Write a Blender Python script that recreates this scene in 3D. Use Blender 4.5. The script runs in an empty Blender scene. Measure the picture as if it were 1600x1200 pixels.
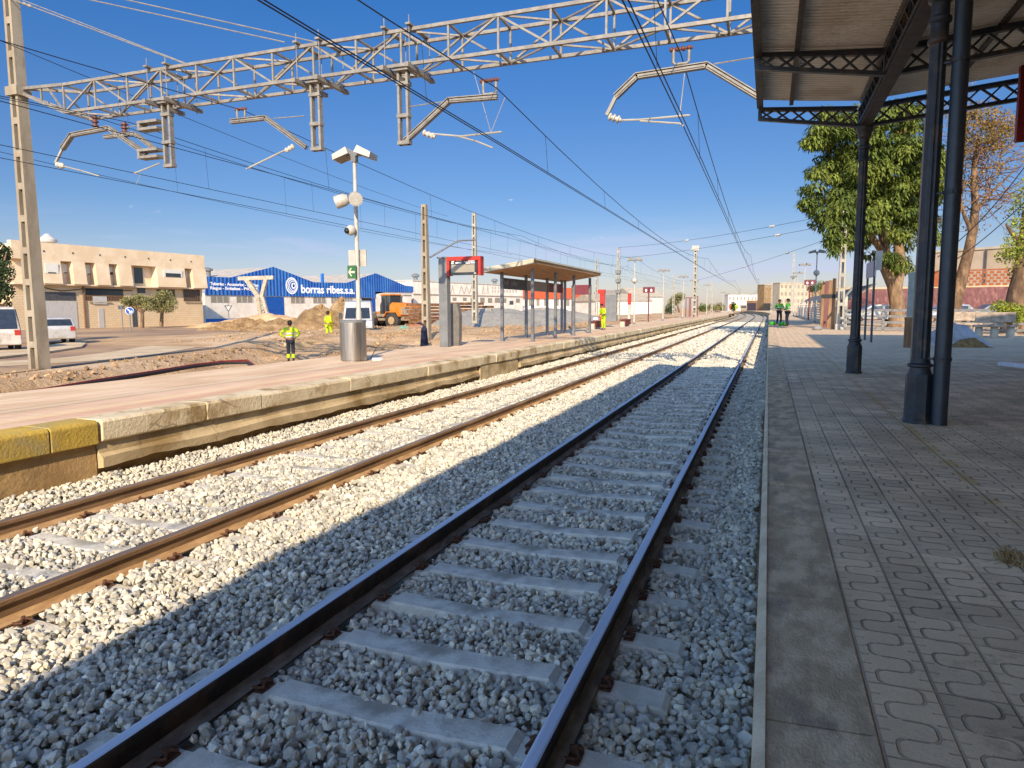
import bpy, math, random
import numpy as np
from mathutils import noise as mnoise
from mathutils import Vector, Matrix
random.seed(7); RNG=np.random.default_rng(11)
SC=bpy.context.scene; COL=SC.collection
R=math.radians
# ------------------------------------------------------------------ camera
F_PX=1090.0; CZ=1.85
YAW,PITCH,ROLL=R(20.14140398),R(6.15215435),0.005
def _cam():
    f=Vector((-math.sin(YAW)*math.cos(PITCH),math.cos(YAW)*math.cos(PITCH),-math.sin(PITCH)))
    r0=f.cross(Vector((0,0,1))).normalized(); u0=r0.cross(f)
    c,s=math.cos(ROLL),math.sin(ROLL)
    return c*r0-s*u0, s*r0+c*u0, f
CR,CU,CF=_cam(); CP=Vector((0,0,CZ))
cam=bpy.data.cameras.new('camera'); camo=bpy.data.objects.new('camera',cam); COL.objects.link(camo)
camo.matrix_world=Matrix(((CR.x,CU.x,-CF.x,CP.x),(CR.y,CU.y,-CF.y,CP.y),(CR.z,CU.z,-CF.z,CP.z),(0,0,0,1)))
cam.sensor_width=36; cam.lens=36*F_PX/1600; cam.clip_start=0.05; cam.clip_end=6000
SC.camera=camo
def ray(x,y): return CF+CR*((x-800)/F_PX)-CU*((y-600)/F_PX)
def gz(x,y,z=0.0):
    d=ray(x,y); return CP+d*((z-CZ)/d.z)
def gy(x,y,Y):
    d=ray(x,y); return CP+d*(Y/d.y)
def gx(x,y,X):
    d=ray(x,y); return CP+d*(X/d.x)
def gd(x,y,dep): return CP+ray(x,y)*dep
def curve_x(Y): return -(max(0.0,Y-140.0))**2/2600.0
# ------------------------------------------------------------------ world, sun
SUN_TRAVEL=Vector((-0.56,1.75,-1.0)).normalized()
SUN_EL=math.asin(-SUN_TRAVEL.z); SUN_ROT=math.atan2(-SUN_TRAVEL.x,-SUN_TRAVEL.y)
w=bpy.data.worlds.new("World"); SC.world=w; w.use_nodes=True
nt=w.node_tree; nt.nodes.clear()
class X:
    """tiny node-expression helper"""
    def __init__(s,nt): s.nt=nt
    def new(s,t,**k):
        n=s.nt.nodes.new(t)
        for a,b in k.items(): setattr(n,a,b)
        return n
    def put(s,sock,v):
        if v is None: return
        if hasattr(v,'is_output'): s.nt.links.new(v,sock)
        else: sock.default_value=v
    def m(s,op,a,b=None,c=None,clamp=False):
        n=s.new('ShaderNodeMath',operation=op); n.use_clamp=clamp
        s.put(n.inputs[0],a); s.put(n.inputs[1],b); s.put(n.inputs[2],c); return n.outputs[0]
    def noise(s,vec,scale,detail=4,rough=.55,dist=0.0):
        n=s.new('ShaderNodeTexNoise'); s.put(n.inputs['Vector'],vec); n.inputs['Scale'].default_value=scale
        n.inputs['Detail'].default_value=detail; n.inputs['Roughness'].default_value=rough; n.inputs['Distortion'].default_value=dist
        return n.outputs['Fac']
    def step(s,v,a,b):
        n=s.new('ShaderNodeMapRange'); n.interpolation_type='SMOOTHSTEP'; n.clamp=True
        s.put(n.inputs[0],v); n.inputs[1].default_value=a; n.inputs[2].default_value=b; n.inputs[3].default_value=0; n.inputs[4].default_value=1
        return n.outputs[0]
    def mix(s,f,a,b,blend='MIX'):
        n=s.new('ShaderNodeMix',data_type='RGBA',blend_type=blend); s.put(n.inputs[0],f)
        for i,v in ((6,a),(7,b)):
            if isinstance(v,(tuple,list)): v=tuple(v)[:3]+(1,)
            s.put(n.inputs[i],v)
        return n.outputs[2]
    def map(s,vec,scale=(1,1,1),loc=(0,0,0),rot=(0,0,0)):
        n=s.new('ShaderNodeMapping'); s.put(n.inputs[0],vec)
        n.inputs['Scale'].default_value=scale; n.inputs['Location'].default_value=loc; n.inputs['Rotation'].default_value=rot; return n.outputs[0]
    def xyz(s,vec):
        n=s.new('ShaderNodeSeparateXYZ'); s.put(n.inputs[0],vec); return n.outputs
    def obj(s): return s.new('ShaderNodeTexCoord').outputs['Object']
x=X(nt)
sky=x.new('ShaderNodeTexSky',sky_type='NISHITA'); sky.sun_disc=False; sky.sun_elevation=SUN_EL; sky.sun_rotation=SUN_ROT
sky.altitude=50; sky.air_density=1.0; sky.dust_density=0.35; sky.ozone_density=3.0
gen=x.new('ShaderNodeTexCoord').outputs['Generated']
gx_,gy_,gz_=x.xyz(gen)
# thin low cloud bands and a few wisps, all in sky direction space
cn=x.noise(x.map(gen,(2.2,2.2,17)),1.6,6,.6,.4)
band=x.m('MULTIPLY',x.step(gz_,.015,.05),x.m('SUBTRACT',1.0,x.step(gz_,.07,.135)))
cm=x.m('MULTIPLY',x.step(cn,.47,.68),band)
cn2=x.noise(x.map(gen,(5,5,16),loc=(3,1,0)),2.4,6,.62)
band2=x.m('MULTIPLY',x.step(gz_,.05,.09),x.m('SUBTRACT',1.0,x.step(gz_,.14,.2)))
cm2=x.m('MULTIPLY',x.m('MULTIPLY',x.step(cn2,.69,.8),band2),.75)
# deep blue on the side away from the sun, paler towards the horizon
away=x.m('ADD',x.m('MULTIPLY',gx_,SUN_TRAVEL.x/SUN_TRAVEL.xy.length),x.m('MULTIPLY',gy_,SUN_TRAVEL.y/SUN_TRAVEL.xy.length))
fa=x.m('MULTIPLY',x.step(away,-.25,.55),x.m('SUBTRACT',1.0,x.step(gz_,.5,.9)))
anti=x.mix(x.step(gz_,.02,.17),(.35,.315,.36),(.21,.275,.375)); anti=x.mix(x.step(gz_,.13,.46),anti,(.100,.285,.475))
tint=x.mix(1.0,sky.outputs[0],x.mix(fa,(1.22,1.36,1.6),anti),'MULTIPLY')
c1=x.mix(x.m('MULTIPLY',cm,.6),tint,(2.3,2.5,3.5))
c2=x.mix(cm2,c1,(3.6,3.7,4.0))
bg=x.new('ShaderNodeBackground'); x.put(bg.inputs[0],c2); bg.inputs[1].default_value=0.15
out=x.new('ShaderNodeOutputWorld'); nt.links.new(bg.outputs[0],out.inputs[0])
sl=bpy.data.lights.new('sun','SUN'); sl.energy=4.6; sl.angle=R(.5); sl.color=(1.0,.86,.66)
so=bpy.data.objects.new('sun',sl); COL.objects.link(so); so.location=(10,-30,30)
so.rotation_euler=SUN_TRAVEL.to_track_quat('-Z','Y').to_euler()
SC.view_settings.view_transform='Standard'; SC.view_settings.look='None'; SC.view_settings.gamma=1; SC.view_settings.exposure=.8
SC.cycles.max_bounces=8; SC.cycles.diffuse_bounces=6; SC.cycles.glossy_bounces=3; SC.cycles.transparent_max_bounces=6
# ------------------------------------------------------------------ materials
def hexl(h):
    h=h.lstrip('#'); o=[]
    for i in (0,2,4):
        c=int(h[i:i+2],16)/255; o.append(c/12.92 if c<=.04045 else ((c+.055)/1.055)**2.4)
    return tuple(o)
def M(name,c1,c2=None,scale=6,rough=.8,metal=0.0,bump=0.0,bscale=30,stretch=(1,1,1),spec=.35,c3=None,s3=1.2,tone=False,crack=0,bdist=.02,lo=.36,hi=.64,trans=0.0):
    m=bpy.data.materials.new(name); m.use_nodes=True; nt=m.node_tree; x=X(nt)
    p=nt.nodes['Principled BSDF']; co=x.map(x.obj(),stretch)
    c1=hexl(c1) if isinstance(c1,str) else c1; c2=(hexl(c2) if isinstance(c2,str) else c2) or tuple(v*.8 for v in c1)
    col=x.mix(x.step(x.noise(co,scale,6,.62),lo,hi),c1,c2)
    if c3: col=x.mix(x.step(x.noise(co,s3,5,.6),.5,.68),col,hexl(c3) if isinstance(c3,str) else c3)
    if crack:
        vo=x.new('ShaderNodeTexVoronoi',feature='DISTANCE_TO_EDGE'); nw=x.new('ShaderNodeTexNoise'); nw.inputs['Scale'].default_value=3; x.put(nw.inputs['Vector'],co)
        x.put(vo.inputs['Vector'],x.mix(.12,co,nw.outputs['Color'])); vo.inputs['Scale'].default_value=crack
        ln=x.m('MULTIPLY',x.m('SUBTRACT',1.0,x.step(vo.outputs['Distance'],.004,.016)),x.step(x.noise(co,.8,3),.48,.6)); col=x.mix(x.m('MULTIPLY',ln,.45),col,(.05,.035,.02))
    if tone:
        a=x.new('ShaderNodeAttribute',attribute_name='tone'); g=x.m('MULTIPLY_ADD',a.outputs['Fac'],1.15,.38)
        cc=x.new('ShaderNodeCombineXYZ'); [x.put(cc.inputs[i],g) for i in range(3)]
        col=x.mix(1.0,col,cc.outputs[0],'MULTIPLY')
    x.put(p.inputs['Base Color'],col); p.inputs['Metallic'].default_value=metal
    rn=x.m('MULTIPLY_ADD',x.noise(co,scale*2.3,4),.3,rough-.15,clamp=True); x.put(p.inputs['Roughness'],rn)
    p.inputs['Specular IOR Level'].default_value=spec
    if trans:
        t=x.new('ShaderNodeBsdfTranslucent'); x.put(t.inputs[0],col); mx=x.new('ShaderNodeMixShader'); mx.inputs[0].default_value=trans
        nt.links.new(p.outputs[0],mx.inputs[1]); nt.links.new(t.outputs[0],mx.inputs[2]); nt.links.new(mx.outputs[0],nt.nodes['Material Output'].inputs[0])
    if bump:
        b=x.new('ShaderNodeBump'); b.inputs['Strength'].default_value=min(1,bump); b.inputs['Distance'].default_value=bdist
        x.put(b.inputs['Height'],x.noise(co,bscale,6,.65)); nt.links.new(b.outputs[0],p.inputs['Normal'])
    return m
# ------------------------------------------------------------------ mesh builder
ORG={}
class MB:
    def __init__(s): s.v=[]; s.f=[]
    def add(s,vs,fs):
        o=len(s.v); s.v+= [tuple(a) for a in vs]; s.f+=[tuple(i+o for i in f) for f in fs]; return s
    def boxb(s,x0,x1,y0,y1,z0,z1):
        return s.add([(x0,y0,z0),(x1,y0,z0),(x1,y1,z0),(x0,y1,z0),(x0,y0,z1),(x1,y0,z1),(x1,y1,z1),(x0,y1,z1)],
            [(0,3,2,1),(4,5,6,7),(0,1,5,4),(1,2,6,5),(2,3,7,6),(3,0,4,7)])
    def box(s,c,d,rz=0,tilt=0):
        h=Vector(d)/2; m=Matrix.Rotation(rz,3,'Z')@Matrix.Rotation(tilt,3,'X'); c=Vector(c)
        vs=[c+m@Vector((sx*h.x,sy*h.y,sz*h.z)) for sz in (-1,1) for sx,sy in ((-1,-1),(1,-1),(1,1),(-1,1))]
        return s.add(vs,[(0,3,2,1),(4,5,6,7),(0,1,5,4),(1,2,6,5),(2,3,7,6),(3,0,4,7)])
    def bar(s,p,q,w,h=None,up=(0,0,1)):
        h=h or w; p=Vector(p); q=Vector(q); d=(q-p).normalized(); up=Vector(up)
        if abs(d.dot(up))>.99: up=Vector((0,1,0))
        a=d.cross(up).normalized(); b=a.cross(d)
        vs=[e+a*(sx*w/2)+b*(sy*h/2) for e in (p,q) for sx,sy in ((-1,-1),(1,-1),(1,1),(-1,1))]
        return s.add(vs,[(0,3,2,1),(4,5,6,7),(0,1,5,4),(1,2,6,5),(2,3,7,6),(3,0,4,7)])
    def tube(s,pts,r,n=8,cap=True):
        pts=[Vector(p) for p in pts]; k=len(pts); rs=r if isinstance(r,(list,tuple)) else [r]*k
        vs=[];fs=[]; ref=None
        for i,p in enumerate(pts):
            d=(pts[min(i+1,k-1)]-pts[max(i-1,0)]).normalized()
            if ref is None: ref=Vector((0,0,1)) if abs(d.z)<.9 else Vector((1,0,0))
            a=d.cross(ref).normalized(); b=d.cross(a).normalized(); ref=a.cross(d)
            for j in range(n):
                t=2*math.pi*j/n; vs.append(p+(a*math.cos(t)+b*math.sin(t))*rs[i])
        for i in range(k-1):
            for j in range(n):
                fs.append((i*n+j,i*n+(j+1)%n,(i+1)*n+(j+1)%n,(i+1)*n+j))
        if cap: fs+= [tuple(range(n-1,-1,-1)),tuple(range((k-1)*n,k*n))]
        return s.add(vs,fs)
    def prism(s,pts,off):
        n=len(pts); off=Vector(off); a=[Vector(p) for p in pts]; b=[p+off for p in a]
        fs=[tuple(range(n-1,-1,-1)),tuple(range(n,2*n))]+[(i,(i+1)%n,n+(i+1)%n,n+i) for i in range(n)]
        return s.add(a+b,fs)
    def lathe(s,c,prof,n=16,phase=0):
        c=Vector(c); vs=[];k=len(prof)
        for r,z in prof:
            for j in range(n):
                t=2*math.pi*j/n+phase; vs.append(c+Vector((r*math.cos(t),r*math.sin(t),z)))
        fs=[(i*n+j,i*n+(j+1)%n,(i+1)*n+(j+1)%n,(i+1)*n+j) for i in range(k-1) for j in range(n)]
        fs+=[tuple(range(n-1,-1,-1)),tuple(range((k-1)*n,k*n))]
        return s.add(vs,fs)
    def quad(s,*p): return s.add(p,[tuple(range(len(p)))])
    def grid(s,xs,ys,fn):
        vs=[fn(a,b) for b in ys for a in xs]; n=len(xs)
        return s.add(vs,[(j*n+i,j*n+i+1,(j+1)*n+i+1,(j+1)*n+i) for j in range(len(ys)-1) for i in range(n-1)])
    def ball(s,c,r,n=10,m=7,sc=(1,1,1)):
        return s.lathe2(c,r,n,m,sc)
    def lathe2(s,c,r,n,m,sc):
        c=Vector(c); vs=[];
        for i in range(1,m):
            p=math.pi*i/m
            for j in range(n):
                t=2*math.pi*j/n; vs.append(c+Vector((r*math.sin(p)*math.cos(t)*sc[0],r*math.sin(p)*math.sin(t)*sc[1],r*math.cos(p)*sc[2])))
        vs+=[c+Vector((0,0,r*sc[2])),c-Vector((0,0,r*sc[2]))]; a=len(vs)-2
        fs=[(i*n+j,(i+1)*n+j,(i+1)*n+(j+1)%n,i*n+(j+1)%n) for i in range(m-2) for j in range(n)]
        fs+=[(a,j,(j+1)%n) for j in range(n)]+[(a+1,(m-2)*n+(j+1)%n,(m-2)*n+j) for j in range(n)]
        return s.add(vs,fs)
    def build(s,name,mat,parent=None,smooth=None,bevel=0,segs=2):
        me=bpy.data.meshes.new(name); o_=Vector((0,0,0)); p=parent
        while p is not None:
            if p in ORG: o_=ORG[p]; break
            p=p.parent
        me.from_pydata([tuple(Vector(a)-o_) for a in s.v],[],s.f); me.update()
        ob=bpy.data.objects.new(name,me); COL.objects.link(ob)
        if mat: me.materials.append(mat)
        if parent is not None: ob.parent=parent
        if smooth is not None:
            me.polygons.foreach_set('use_smooth',[True]*len(me.polygons)); me.set_sharp_from_angle(angle=R(smooth))
        if bevel:
            b=ob.modifiers.new('bevel','BEVEL'); b.width=bevel; b.segments=segs; b.limit_method='ANGLE'; b.angle_limit=R(40)
        return ob
def thing(name,label,cat,loc=(0,0,0),rz=0,group=None,world=False):
    o=bpy.data.objects.new(name,None); COL.objects.link(o); o.empty_display_size=.2
    o.location=loc; o.rotation_euler=(0,0,rz); o['label']=label; o['category']=cat
    if group: o['group']=group
    if world: ORG[o]=Vector(loc)
    return o
def tag(o,label,cat,group=None):
    o['label']=label; o['category']=cat
    if group: o['group']=group
    return o
def kind(o,k='structure'): o['kind']=k; return o
def copytree(o,parent=None):
    c=o.copy(); COL.objects.link(c)
    if parent is not None: c.parent=parent
    for ch in list(o.children): copytree(ch,c)
    return c
def dup(root,loc,rz=0,label=None,scale=None):
    c=copytree(root); c.location=loc; c.rotation_euler=(0,0,rz)
    if label: c['label']=label
    if scale: c.scale=(scale,)*3
    return c
def text(body,name,mat,parent,loc,size,rot,extrude=.01,bold=0.0,sx=1.0,align='LEFT',shear=0):
    cu=bpy.data.curves.new(name,'FONT'); cu.body=body; cu.size=size; cu.extrude=extrude; cu.offset=bold; cu.align_x=align; cu.shear=shear
    t=bpy.data.objects.new(name,cu); COL.objects.link(t)
    dg=bpy.context.evaluated_depsgraph_get(); me=bpy.data.meshes.new_from_object(t.evaluated_get(dg))
    COL.objects.unlink(t); bpy.data.objects.remove(t)
    o=bpy.data.objects.new(name,me); COL.objects.link(o); me.materials.clear(); me.materials.append(mat)
    o.parent=parent; o.location=loc; o.rotation_euler=rot; o.scale=(sx,1,1); return o
# ------------------------------------------------------------------ shared materials
m_dirt=M('dirt','#c19d73','#a6835a',.7,.95,bump=1,bscale=7,bdist=.12,c3='#d0af87',s3=.2)
m_dirtpile=M('dirt pile','#94754d','#6f5435',2.6,.95,bump=1,bscale=6,bdist=.15,c3='#a5875f',s3=1.3)
m_road=M('road','#8a6c50','#a88862',.22,.9,bump=.25,bscale=25,stretch=(.4,1,1),c3='#7a624f',s3=.5)
m_lightpath=M('light concrete','#c4ab88','#b0966f',.6,.9,bump=.2,bscale=25)
m_stone=M('ballast stone','#cbbfa5','#aca596',7,.9,bump=.35,bscale=55,spec=.2,tone=True)
m_sleeper=M('sleeper concrete','#d2c8b3','#bdb29d',5,.9,bump=.5,bscale=50,c3='#968c79',s3=3)
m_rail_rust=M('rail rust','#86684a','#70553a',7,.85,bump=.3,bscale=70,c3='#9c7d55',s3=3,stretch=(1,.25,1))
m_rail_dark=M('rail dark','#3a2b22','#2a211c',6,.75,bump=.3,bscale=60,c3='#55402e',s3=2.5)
m_railtop=M('rail top','#c9cacd','#aeb0b4',5,.45,metal=.2,stretch=(3,.08,1),spec=.5)
m_railtop2=M('rail top rusty','#8f7f72','#75655a',5,.5,metal=.4,stretch=(3,.08,1),spec=.5)
m_clip=M('clip','#6b4a33','#54382a',20,.7,metal=.4)
m_conc=M('concrete','#c0a87f','#a38b64',1.6,.9,bump=.4,bscale=24,c3='#8a7046',s3=.9,crack=1.1)
m_coplight=M('coping light','#d3bf9a','#bda67e',2.0,.9,bump=.7,bscale=22,c3='#94794f',s3=2.2,crack=1.3)
m_stucco=M('earthy render','#b08f60','#967548',1.1,.95,bump=.7,bscale=14,c3='#6f5838',s3=.8)
m_yellow=M('yellow paint','#bd9a3e','#a3863a',3,.85,bump=.6,bscale=30,c3='#a08a55',s3=2.4,lo=.3,hi=.7)
m_clod=M('clod','#a58560','#8a6c49',4,.95,bump=.5,bscale=30,tone=True)
# ------------------------------------------------------------------ ground
def ss(a,b,v):
    t=min(1,max(0,(v-a)/(b-a))); return t*t*(3-2*t)
def wob(x,y,f,p=0.0): return math.sin(x*f+1.3*math.sin(y*f*.7+p)+p)*math.cos(y*f*.83-p+.9*math.sin(x*f*.6))
def bank_x(y): return -17.1-3.6*ss(10,23,y)-2.4*ss(20,30,y)
def ground_z(x,y):
    if x>-7: return -.62 if x<.6 else .5
    if x>-11.05: return -.62+.0*x
    z=0.0
    if -30<y<40:
        b=bank_x(y); t=1-ss(26,34,y)
        tr=ss(b-.9+.25*wob(x,y,1.3),b+.15,x)
        z-=.5*t*tr
        z+=.05*t*math.exp(-((x-(b-1.0))/.7)**2)
        z+=t*tr*.09*wob(x,y,1.9,.4)
        z+=(.30*ss(-12.9,-11.2,x))*t
    r=ss(26,36,y)*ss(-44,-22,x)*(1-ss(200,320,y)); z+=.52*r+.10*r*wob(x,y,.55)+.06*r*wob(x,y,1.7,2)
    if x<-24 and y<60: return z
    z+=.05*wob(x,y,.4,1)*ss(30,60,y)
    return z
def frange(a,b,n): return [a+(b-a)*i/n for i in range(n+1)]
gxs=[-4000,-2000,-1000,-600,-350,-220,-150,-110]+frange(-90,-46,11)+frange(-44,-11.2,60)+[-11.06,-11.04,-7.01,-6.99,.58,.62,20,60,150,400,1000,4000]
gys=[-300,-120,-60,-40]+frange(-30,4,12)+frange(5,60,90)+frange(62,120,24)+[130,145,165,190,220,260,320,400,550,800,1200,2000,5000]
g=MB().grid(gxs,gys,lambda a,b:(a,b,ground_z(a,b))).build('ground',m_dirt,smooth=40); kind(g)
def sheet(name,pts,z,mat):
    o=MB().quad(*[(p[0],p[1],z) for p in pts]).build(name,mat); return kind(o)
road=[gz(*p) for p in [(-260,690),(-40,600)]]
rp=[(-19.6,4),(-21.2,14.5),(-23.8,22),(-25.5,30),(-29,36),(-34,44),(-40,54),(-52,72),(-64,88),(-72,92),(-64.5,66),(-69,52),(-80,20),(-60,-10),(-30,-12)]
sheet('road',rp,.022,m_road)
lp=[gz(*p) for p in [(-120,590),(0,574),(90,569),(173,563),(235,556),(282,548),(325,540),(348,529),(320,524),(282,531),(235,541),(173,551),(90,561),(0,566),(-120,576)]]
sheet('path',lp,.034,m_lightpath)
lp2=[gz(*p) for p in [(-60,570),(0,562),(70,554),(128,545),(135,539),(108,538),(60,545),(0,551),(-60,558)]]
kb=MB()
n=len(lp2); kb.prism([(p.x,p.y,.02) for p in lp2],(0,0,.10))
kind(kb.build('pavement',m_lightpath,bevel=.02))
# ------------------------------------------------------------------ ballast
AX1,AX2=-1.726,-5.478
RX=[-.858,-2.593,-4.610,-6.345]
def bal_z(x,y):
    z=-.203+.018*np.sin(x*3.1+.7*np.sin(y*1.3))*np.cos(y*2.1+x)+.012*np.sin(y*5.1+x*4)
    z=z+.05*np.exp(-((x+3.62)/.45)**2)
    z=z+.03*np.clip((x+3.0)*-1,0,1)*np.clip(x+7,0,1)
    z=z+.13*np.clip((-6.55-x)/.6,0,1)
    z=z-.03*np.clip((x+.75)/.3,0,1)*np.clip((-x-.1)/.3,0,1)
    return z
m_bed=M('ballast bed','#b3a78e','#948b79',14,.95,bump=1,bscale=16,spec=.15,c3='#7f796d',s3=22)
bxs=frange(-7.35,.05,30); bys=frange(-8,60,136)+frange(62,140,26)+frange(148,470,46)
kind(MB().grid(bxs,bys,lambda a,b:(a+curve_x(b),b,float(bal_z(np.float64(a),np.float64(b)))-(.05 if b<100 else .015))).build('ballast_bed',m_bed,smooth=60))
def variants(npts,n):
    import bmesh
    out=[]; faces=[]
    while len(out)<n:
        k=np.arange(npts)+.5; ph=np.arccos(1-2*k/npts); th=math.pi*(1+5**.5)*k
        q=np.stack([np.cos(th)*np.sin(ph),np.sin(th)*np.sin(ph),np.cos(ph)],1)+RNG.normal(0,.22,(npts,3)); q/=np.linalg.norm(q,axis=1)[:,None]
        q=np.sign(q)*np.abs(q)**.8; q*=np.array([1,RNG.uniform(.62,.95),RNG.uniform(.45,.75)]); q/=np.abs(q).max()
        bm=bmesh.new(); [bm.verts.new(p) for p in q]; bmesh.ops.convex_hull(bm,input=bm.verts); bmesh.ops.triangulate(bm,faces=bm.faces)
        loose=[v for v in bm.verts if not v.link_faces]; bm.verts.index_update()
        if not loose and len(bm.verts)==npts and len(bm.faces)==2*npts-4:
            out.append(np.array([v.co[:] for v in bm.verts])); faces.append(np.array([[v.index for v in f.verts] for f in bm.faces]))
        bm.free()
    return np.array(out),np.array(faces)
SLEEP1=[1.62-.63*2+.63*k for k in range(0,45)]; SLEEP2=[3.0-.617*4+.617*k for k in range(0,46)]
def scatter(x0,x1,y0,y1,cell,smin,smax,layers=2,dz=0.0):
    P=[]
    for l in range(layers):
        gx_=np.arange(x0,x1,cell); gy_=np.arange(y0,y1,cell); a,b=np.meshgrid(gx_,gy_)
        a=a.ravel()+RNG.uniform(-.5,.5,a.size)*cell; b=b.ravel()+RNG.uniform(-.5,.5,b.size)*cell
        P.append(np.stack([a,b,bal_z(a,b)+RNG.normal(0,.009,a.size)+(.012 if l else -.008)+dz],1))
    P=np.concatenate(P); x_,y_=P[:,0],P[:,1]; keep=np.ones(len(P),bool)
    size=RNG.uniform(smin,smax,len(P))*np.where(RNG.random(len(P))<.16,.6,1)*np.where(RNG.random(len(P))<.07,1.3,1)
    for r in RX: keep&=np.abs(x_-r)>.085
    for arr,ax,cov in ((SLEEP1,AX1,.03),(SLEEP2,AX2,.0)):
        s0=arr[0]; st=arr[1]-arr[0]; d=np.abs(((y_-s0+st/2)%st)-st/2); on=(d<.085)&(np.abs(x_-ax)<1.30)&(y_<arr[-1]+.2)
        if ax==AX2:
            mid=np.abs(x_-ax)<.78; patch=np.sin(y_*1.7+x_*2.2)+np.sin(y_*.61)
            on2=on&(~mid|(patch>-1.1)); keep&=~(on2&(RNG.random(len(P))>.06))
        else: keep&=~(on&(RNG.random(len(P))>cov))
        keep&=~((d<.16)&(np.abs(np.abs(x_-ax)-.868)<.17)&(RNG.random(len(P))>.2)&(y_<arr[-1]+.2))
    return P[keep],size[keep]
def rocks(name,sets,sub,nvar):
    var,f=variants(sub,nvar); P=np.concatenate([s[0] for s in sets]); S=np.concatenate([s[1] for s in sets]); n=len(P); nv=var.shape[1]
    q=RNG.normal(size=(n,4)); q/=np.linalg.norm(q,axis=1,keepdims=True); a,b,c,d=q.T
    Rm=np.stack([1-2*(c*c+d*d),2*(b*c-a*d),2*(b*d+a*c),2*(b*c+a*d),1-2*(b*b+d*d),2*(c*d-a*b),2*(b*d-a*c),2*(c*d+a*b),1-2*(b*b+c*c)],1).reshape(n,3,3)
    vi=RNG.integers(0,nvar,n); V=np.einsum('nij,nkj->nki',Rm,var[vi])*S[:,None,None]+P[:,None,:]
    nf=f.shape[1]; idx=(f[vi]+np.arange(n)[:,None,None]*nv).reshape(-1).astype(np.int32)
    me=bpy.data.meshes.new(name); me.vertices.add(n*nv); me.vertices.foreach_set('co',V.reshape(-1).astype(np.float32))
    me.loops.add(n*nf*3); me.loops.foreach_set('vertex_index',idx); me.polygons.add(n*nf)
    me.polygons.foreach_set('loop_start',np.arange(0,n*nf*3,3,dtype=np.int32)); me.update(calc_edges=True); me.shade_flat()
    at=me.attributes.new('tone','FLOAT','POINT'); t=np.clip(RNG.normal(.5,.17,n),0.02,1); at.data.foreach_set('value',np.repeat(t,nv).astype(np.float32))
    me.materials.append(m_stone); o=bpy.data.objects.new(name,me); COL.objects.link(o); return n,o
XL,XR=-7.22,-.03
n1,o1=rocks('ballast_stones',[scatter(XL,XR,.9,5.2,.046,.018,.037)],15,30)
kind(o1,'stuff'); o1['label']='angular grey limestone ballast stones close to the near platform'; o1['category']='ballast'
n2,o2=rocks('ballast_stones',[scatter(XL,XR,5.2,15,.050,.022,.039),scatter(XL,XR,15,28,.067,.030,.046,2),scatter(XL,XR,28,50,.115,.045,.07,1,.01),scatter(XL,XR,50,100,.2,.07,.11,1,.01)],11,24)
kind(o2,'stuff'); o2['label']='angular grey limestone ballast stones running on along both tracks'; o2['category']='ballast'
print('rocks',n1,n2)
def yard_scatter(x0,x1,y0,y1,n,smin,smax):
    a=RNG.uniform(x0,x1,n); b=RNG.uniform(y0,y1,n); c=np.array([math.sin(p*1.1+q*.3)+math.sin(q*.9-p*.4) for p,q in zip(a,b)])+RNG.normal(0,.6,n); k=c>.3; a,b=a[k],b[k]
    P=np.stack([a,b,np.array([ground_z(p,q) for p,q in zip(a,b)])+.01],1); return P,smin*(smax/smin)**(RNG.random(len(a))**2.2)
n3,o3=rocks('rubble_stones',[yard_scatter(-17,-11.2,4,30,2600,.025,.13),yard_scatter(-24,-17,12,40,2200,.025,.12),yard_scatter(-34,-11.3,30,70,4200,.03,.16)],11,20)
o3.data.materials[0]=m_clod; kind(o3,'stuff'); o3['label']='loose brown stones and clods scattered over the dug up yard ground'; o3['category']='rubble'
# ------------------------------------------------------------------ rails
PROF=[(-.07,-.172),(.07,-.172),(.07,-.160),(.022,-.142),(.009,-.125),(.009,-.055),(.034,-.040),(.036,-.012),(.030,-.003),(.022,0),(-.022,0),(-.030,-.003),(-.036,-.012),(-.034,-.040),(-.009,-.055),(-.009,-.125),(-.022,-.142),(-.07,-.160)]
ry=[-6,1,3,6,10,20,40,80,120,140]+frange(150,470,32)
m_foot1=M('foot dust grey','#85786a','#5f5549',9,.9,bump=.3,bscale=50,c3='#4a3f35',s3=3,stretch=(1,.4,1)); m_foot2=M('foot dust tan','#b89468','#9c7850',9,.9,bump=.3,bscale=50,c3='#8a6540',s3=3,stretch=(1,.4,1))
def rail(X0,label,mb,mt,md):
    t=thing('rail',label,'rail',(X0,0,-.172),world=True,group='running rails of the two tracks')
    n=len(PROF); b=MB(); vs=[(X0+curve_x(y)+p[0],y,p[1]) for y in ry for p in PROF]; k=len(ry)
    b.add(vs,[(i*n+j,i*n+(j+1)%n,(i+1)*n+(j+1)%n,(i+1)*n+j) for i in range(k-1) for j in range(n)]+[tuple(range(n-1,-1,-1)),tuple(range((k-1)*n,k*n))])
    b.build('rail_body',mb,t,smooth=28)
    s=MB(); c=[(-.0305,-.0022),(-.022,.0012),(.022,.0012),(.0305,-.0022)]
    s.add([(X0+curve_x(y)+p[0],y,p[1]) for y in ry for p in c],[(i*4+j,i*4+j+1,i*4+5+j,i*4+4+j) for i in range(k-1) for j in range(3)])
    s.build('running_surface',mt,t)
    for q in (-1,1):
        d=MB(); c=[(q*.0705,-.161),(q*.069,-.1585),(q*.023,-.1405),(q*.0115,-.1245)]; fs=[(i*4+j,i*4+j+1,i*4+5+j,i*4+4+j) for i in range(k-1) for j in range(3)]
        d.add([(X0+curve_x(y)+p[0],y,p[1]) for y in ry for p in c],fs if q>0 else [f[::-1] for f in fs]); d.build('dusty_foot',md,t,smooth=60)
rail(RX[0],'dark worn rail nearest to the platform kerb in the foreground',m_rail_dark,m_railtop,m_foot1)
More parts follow.
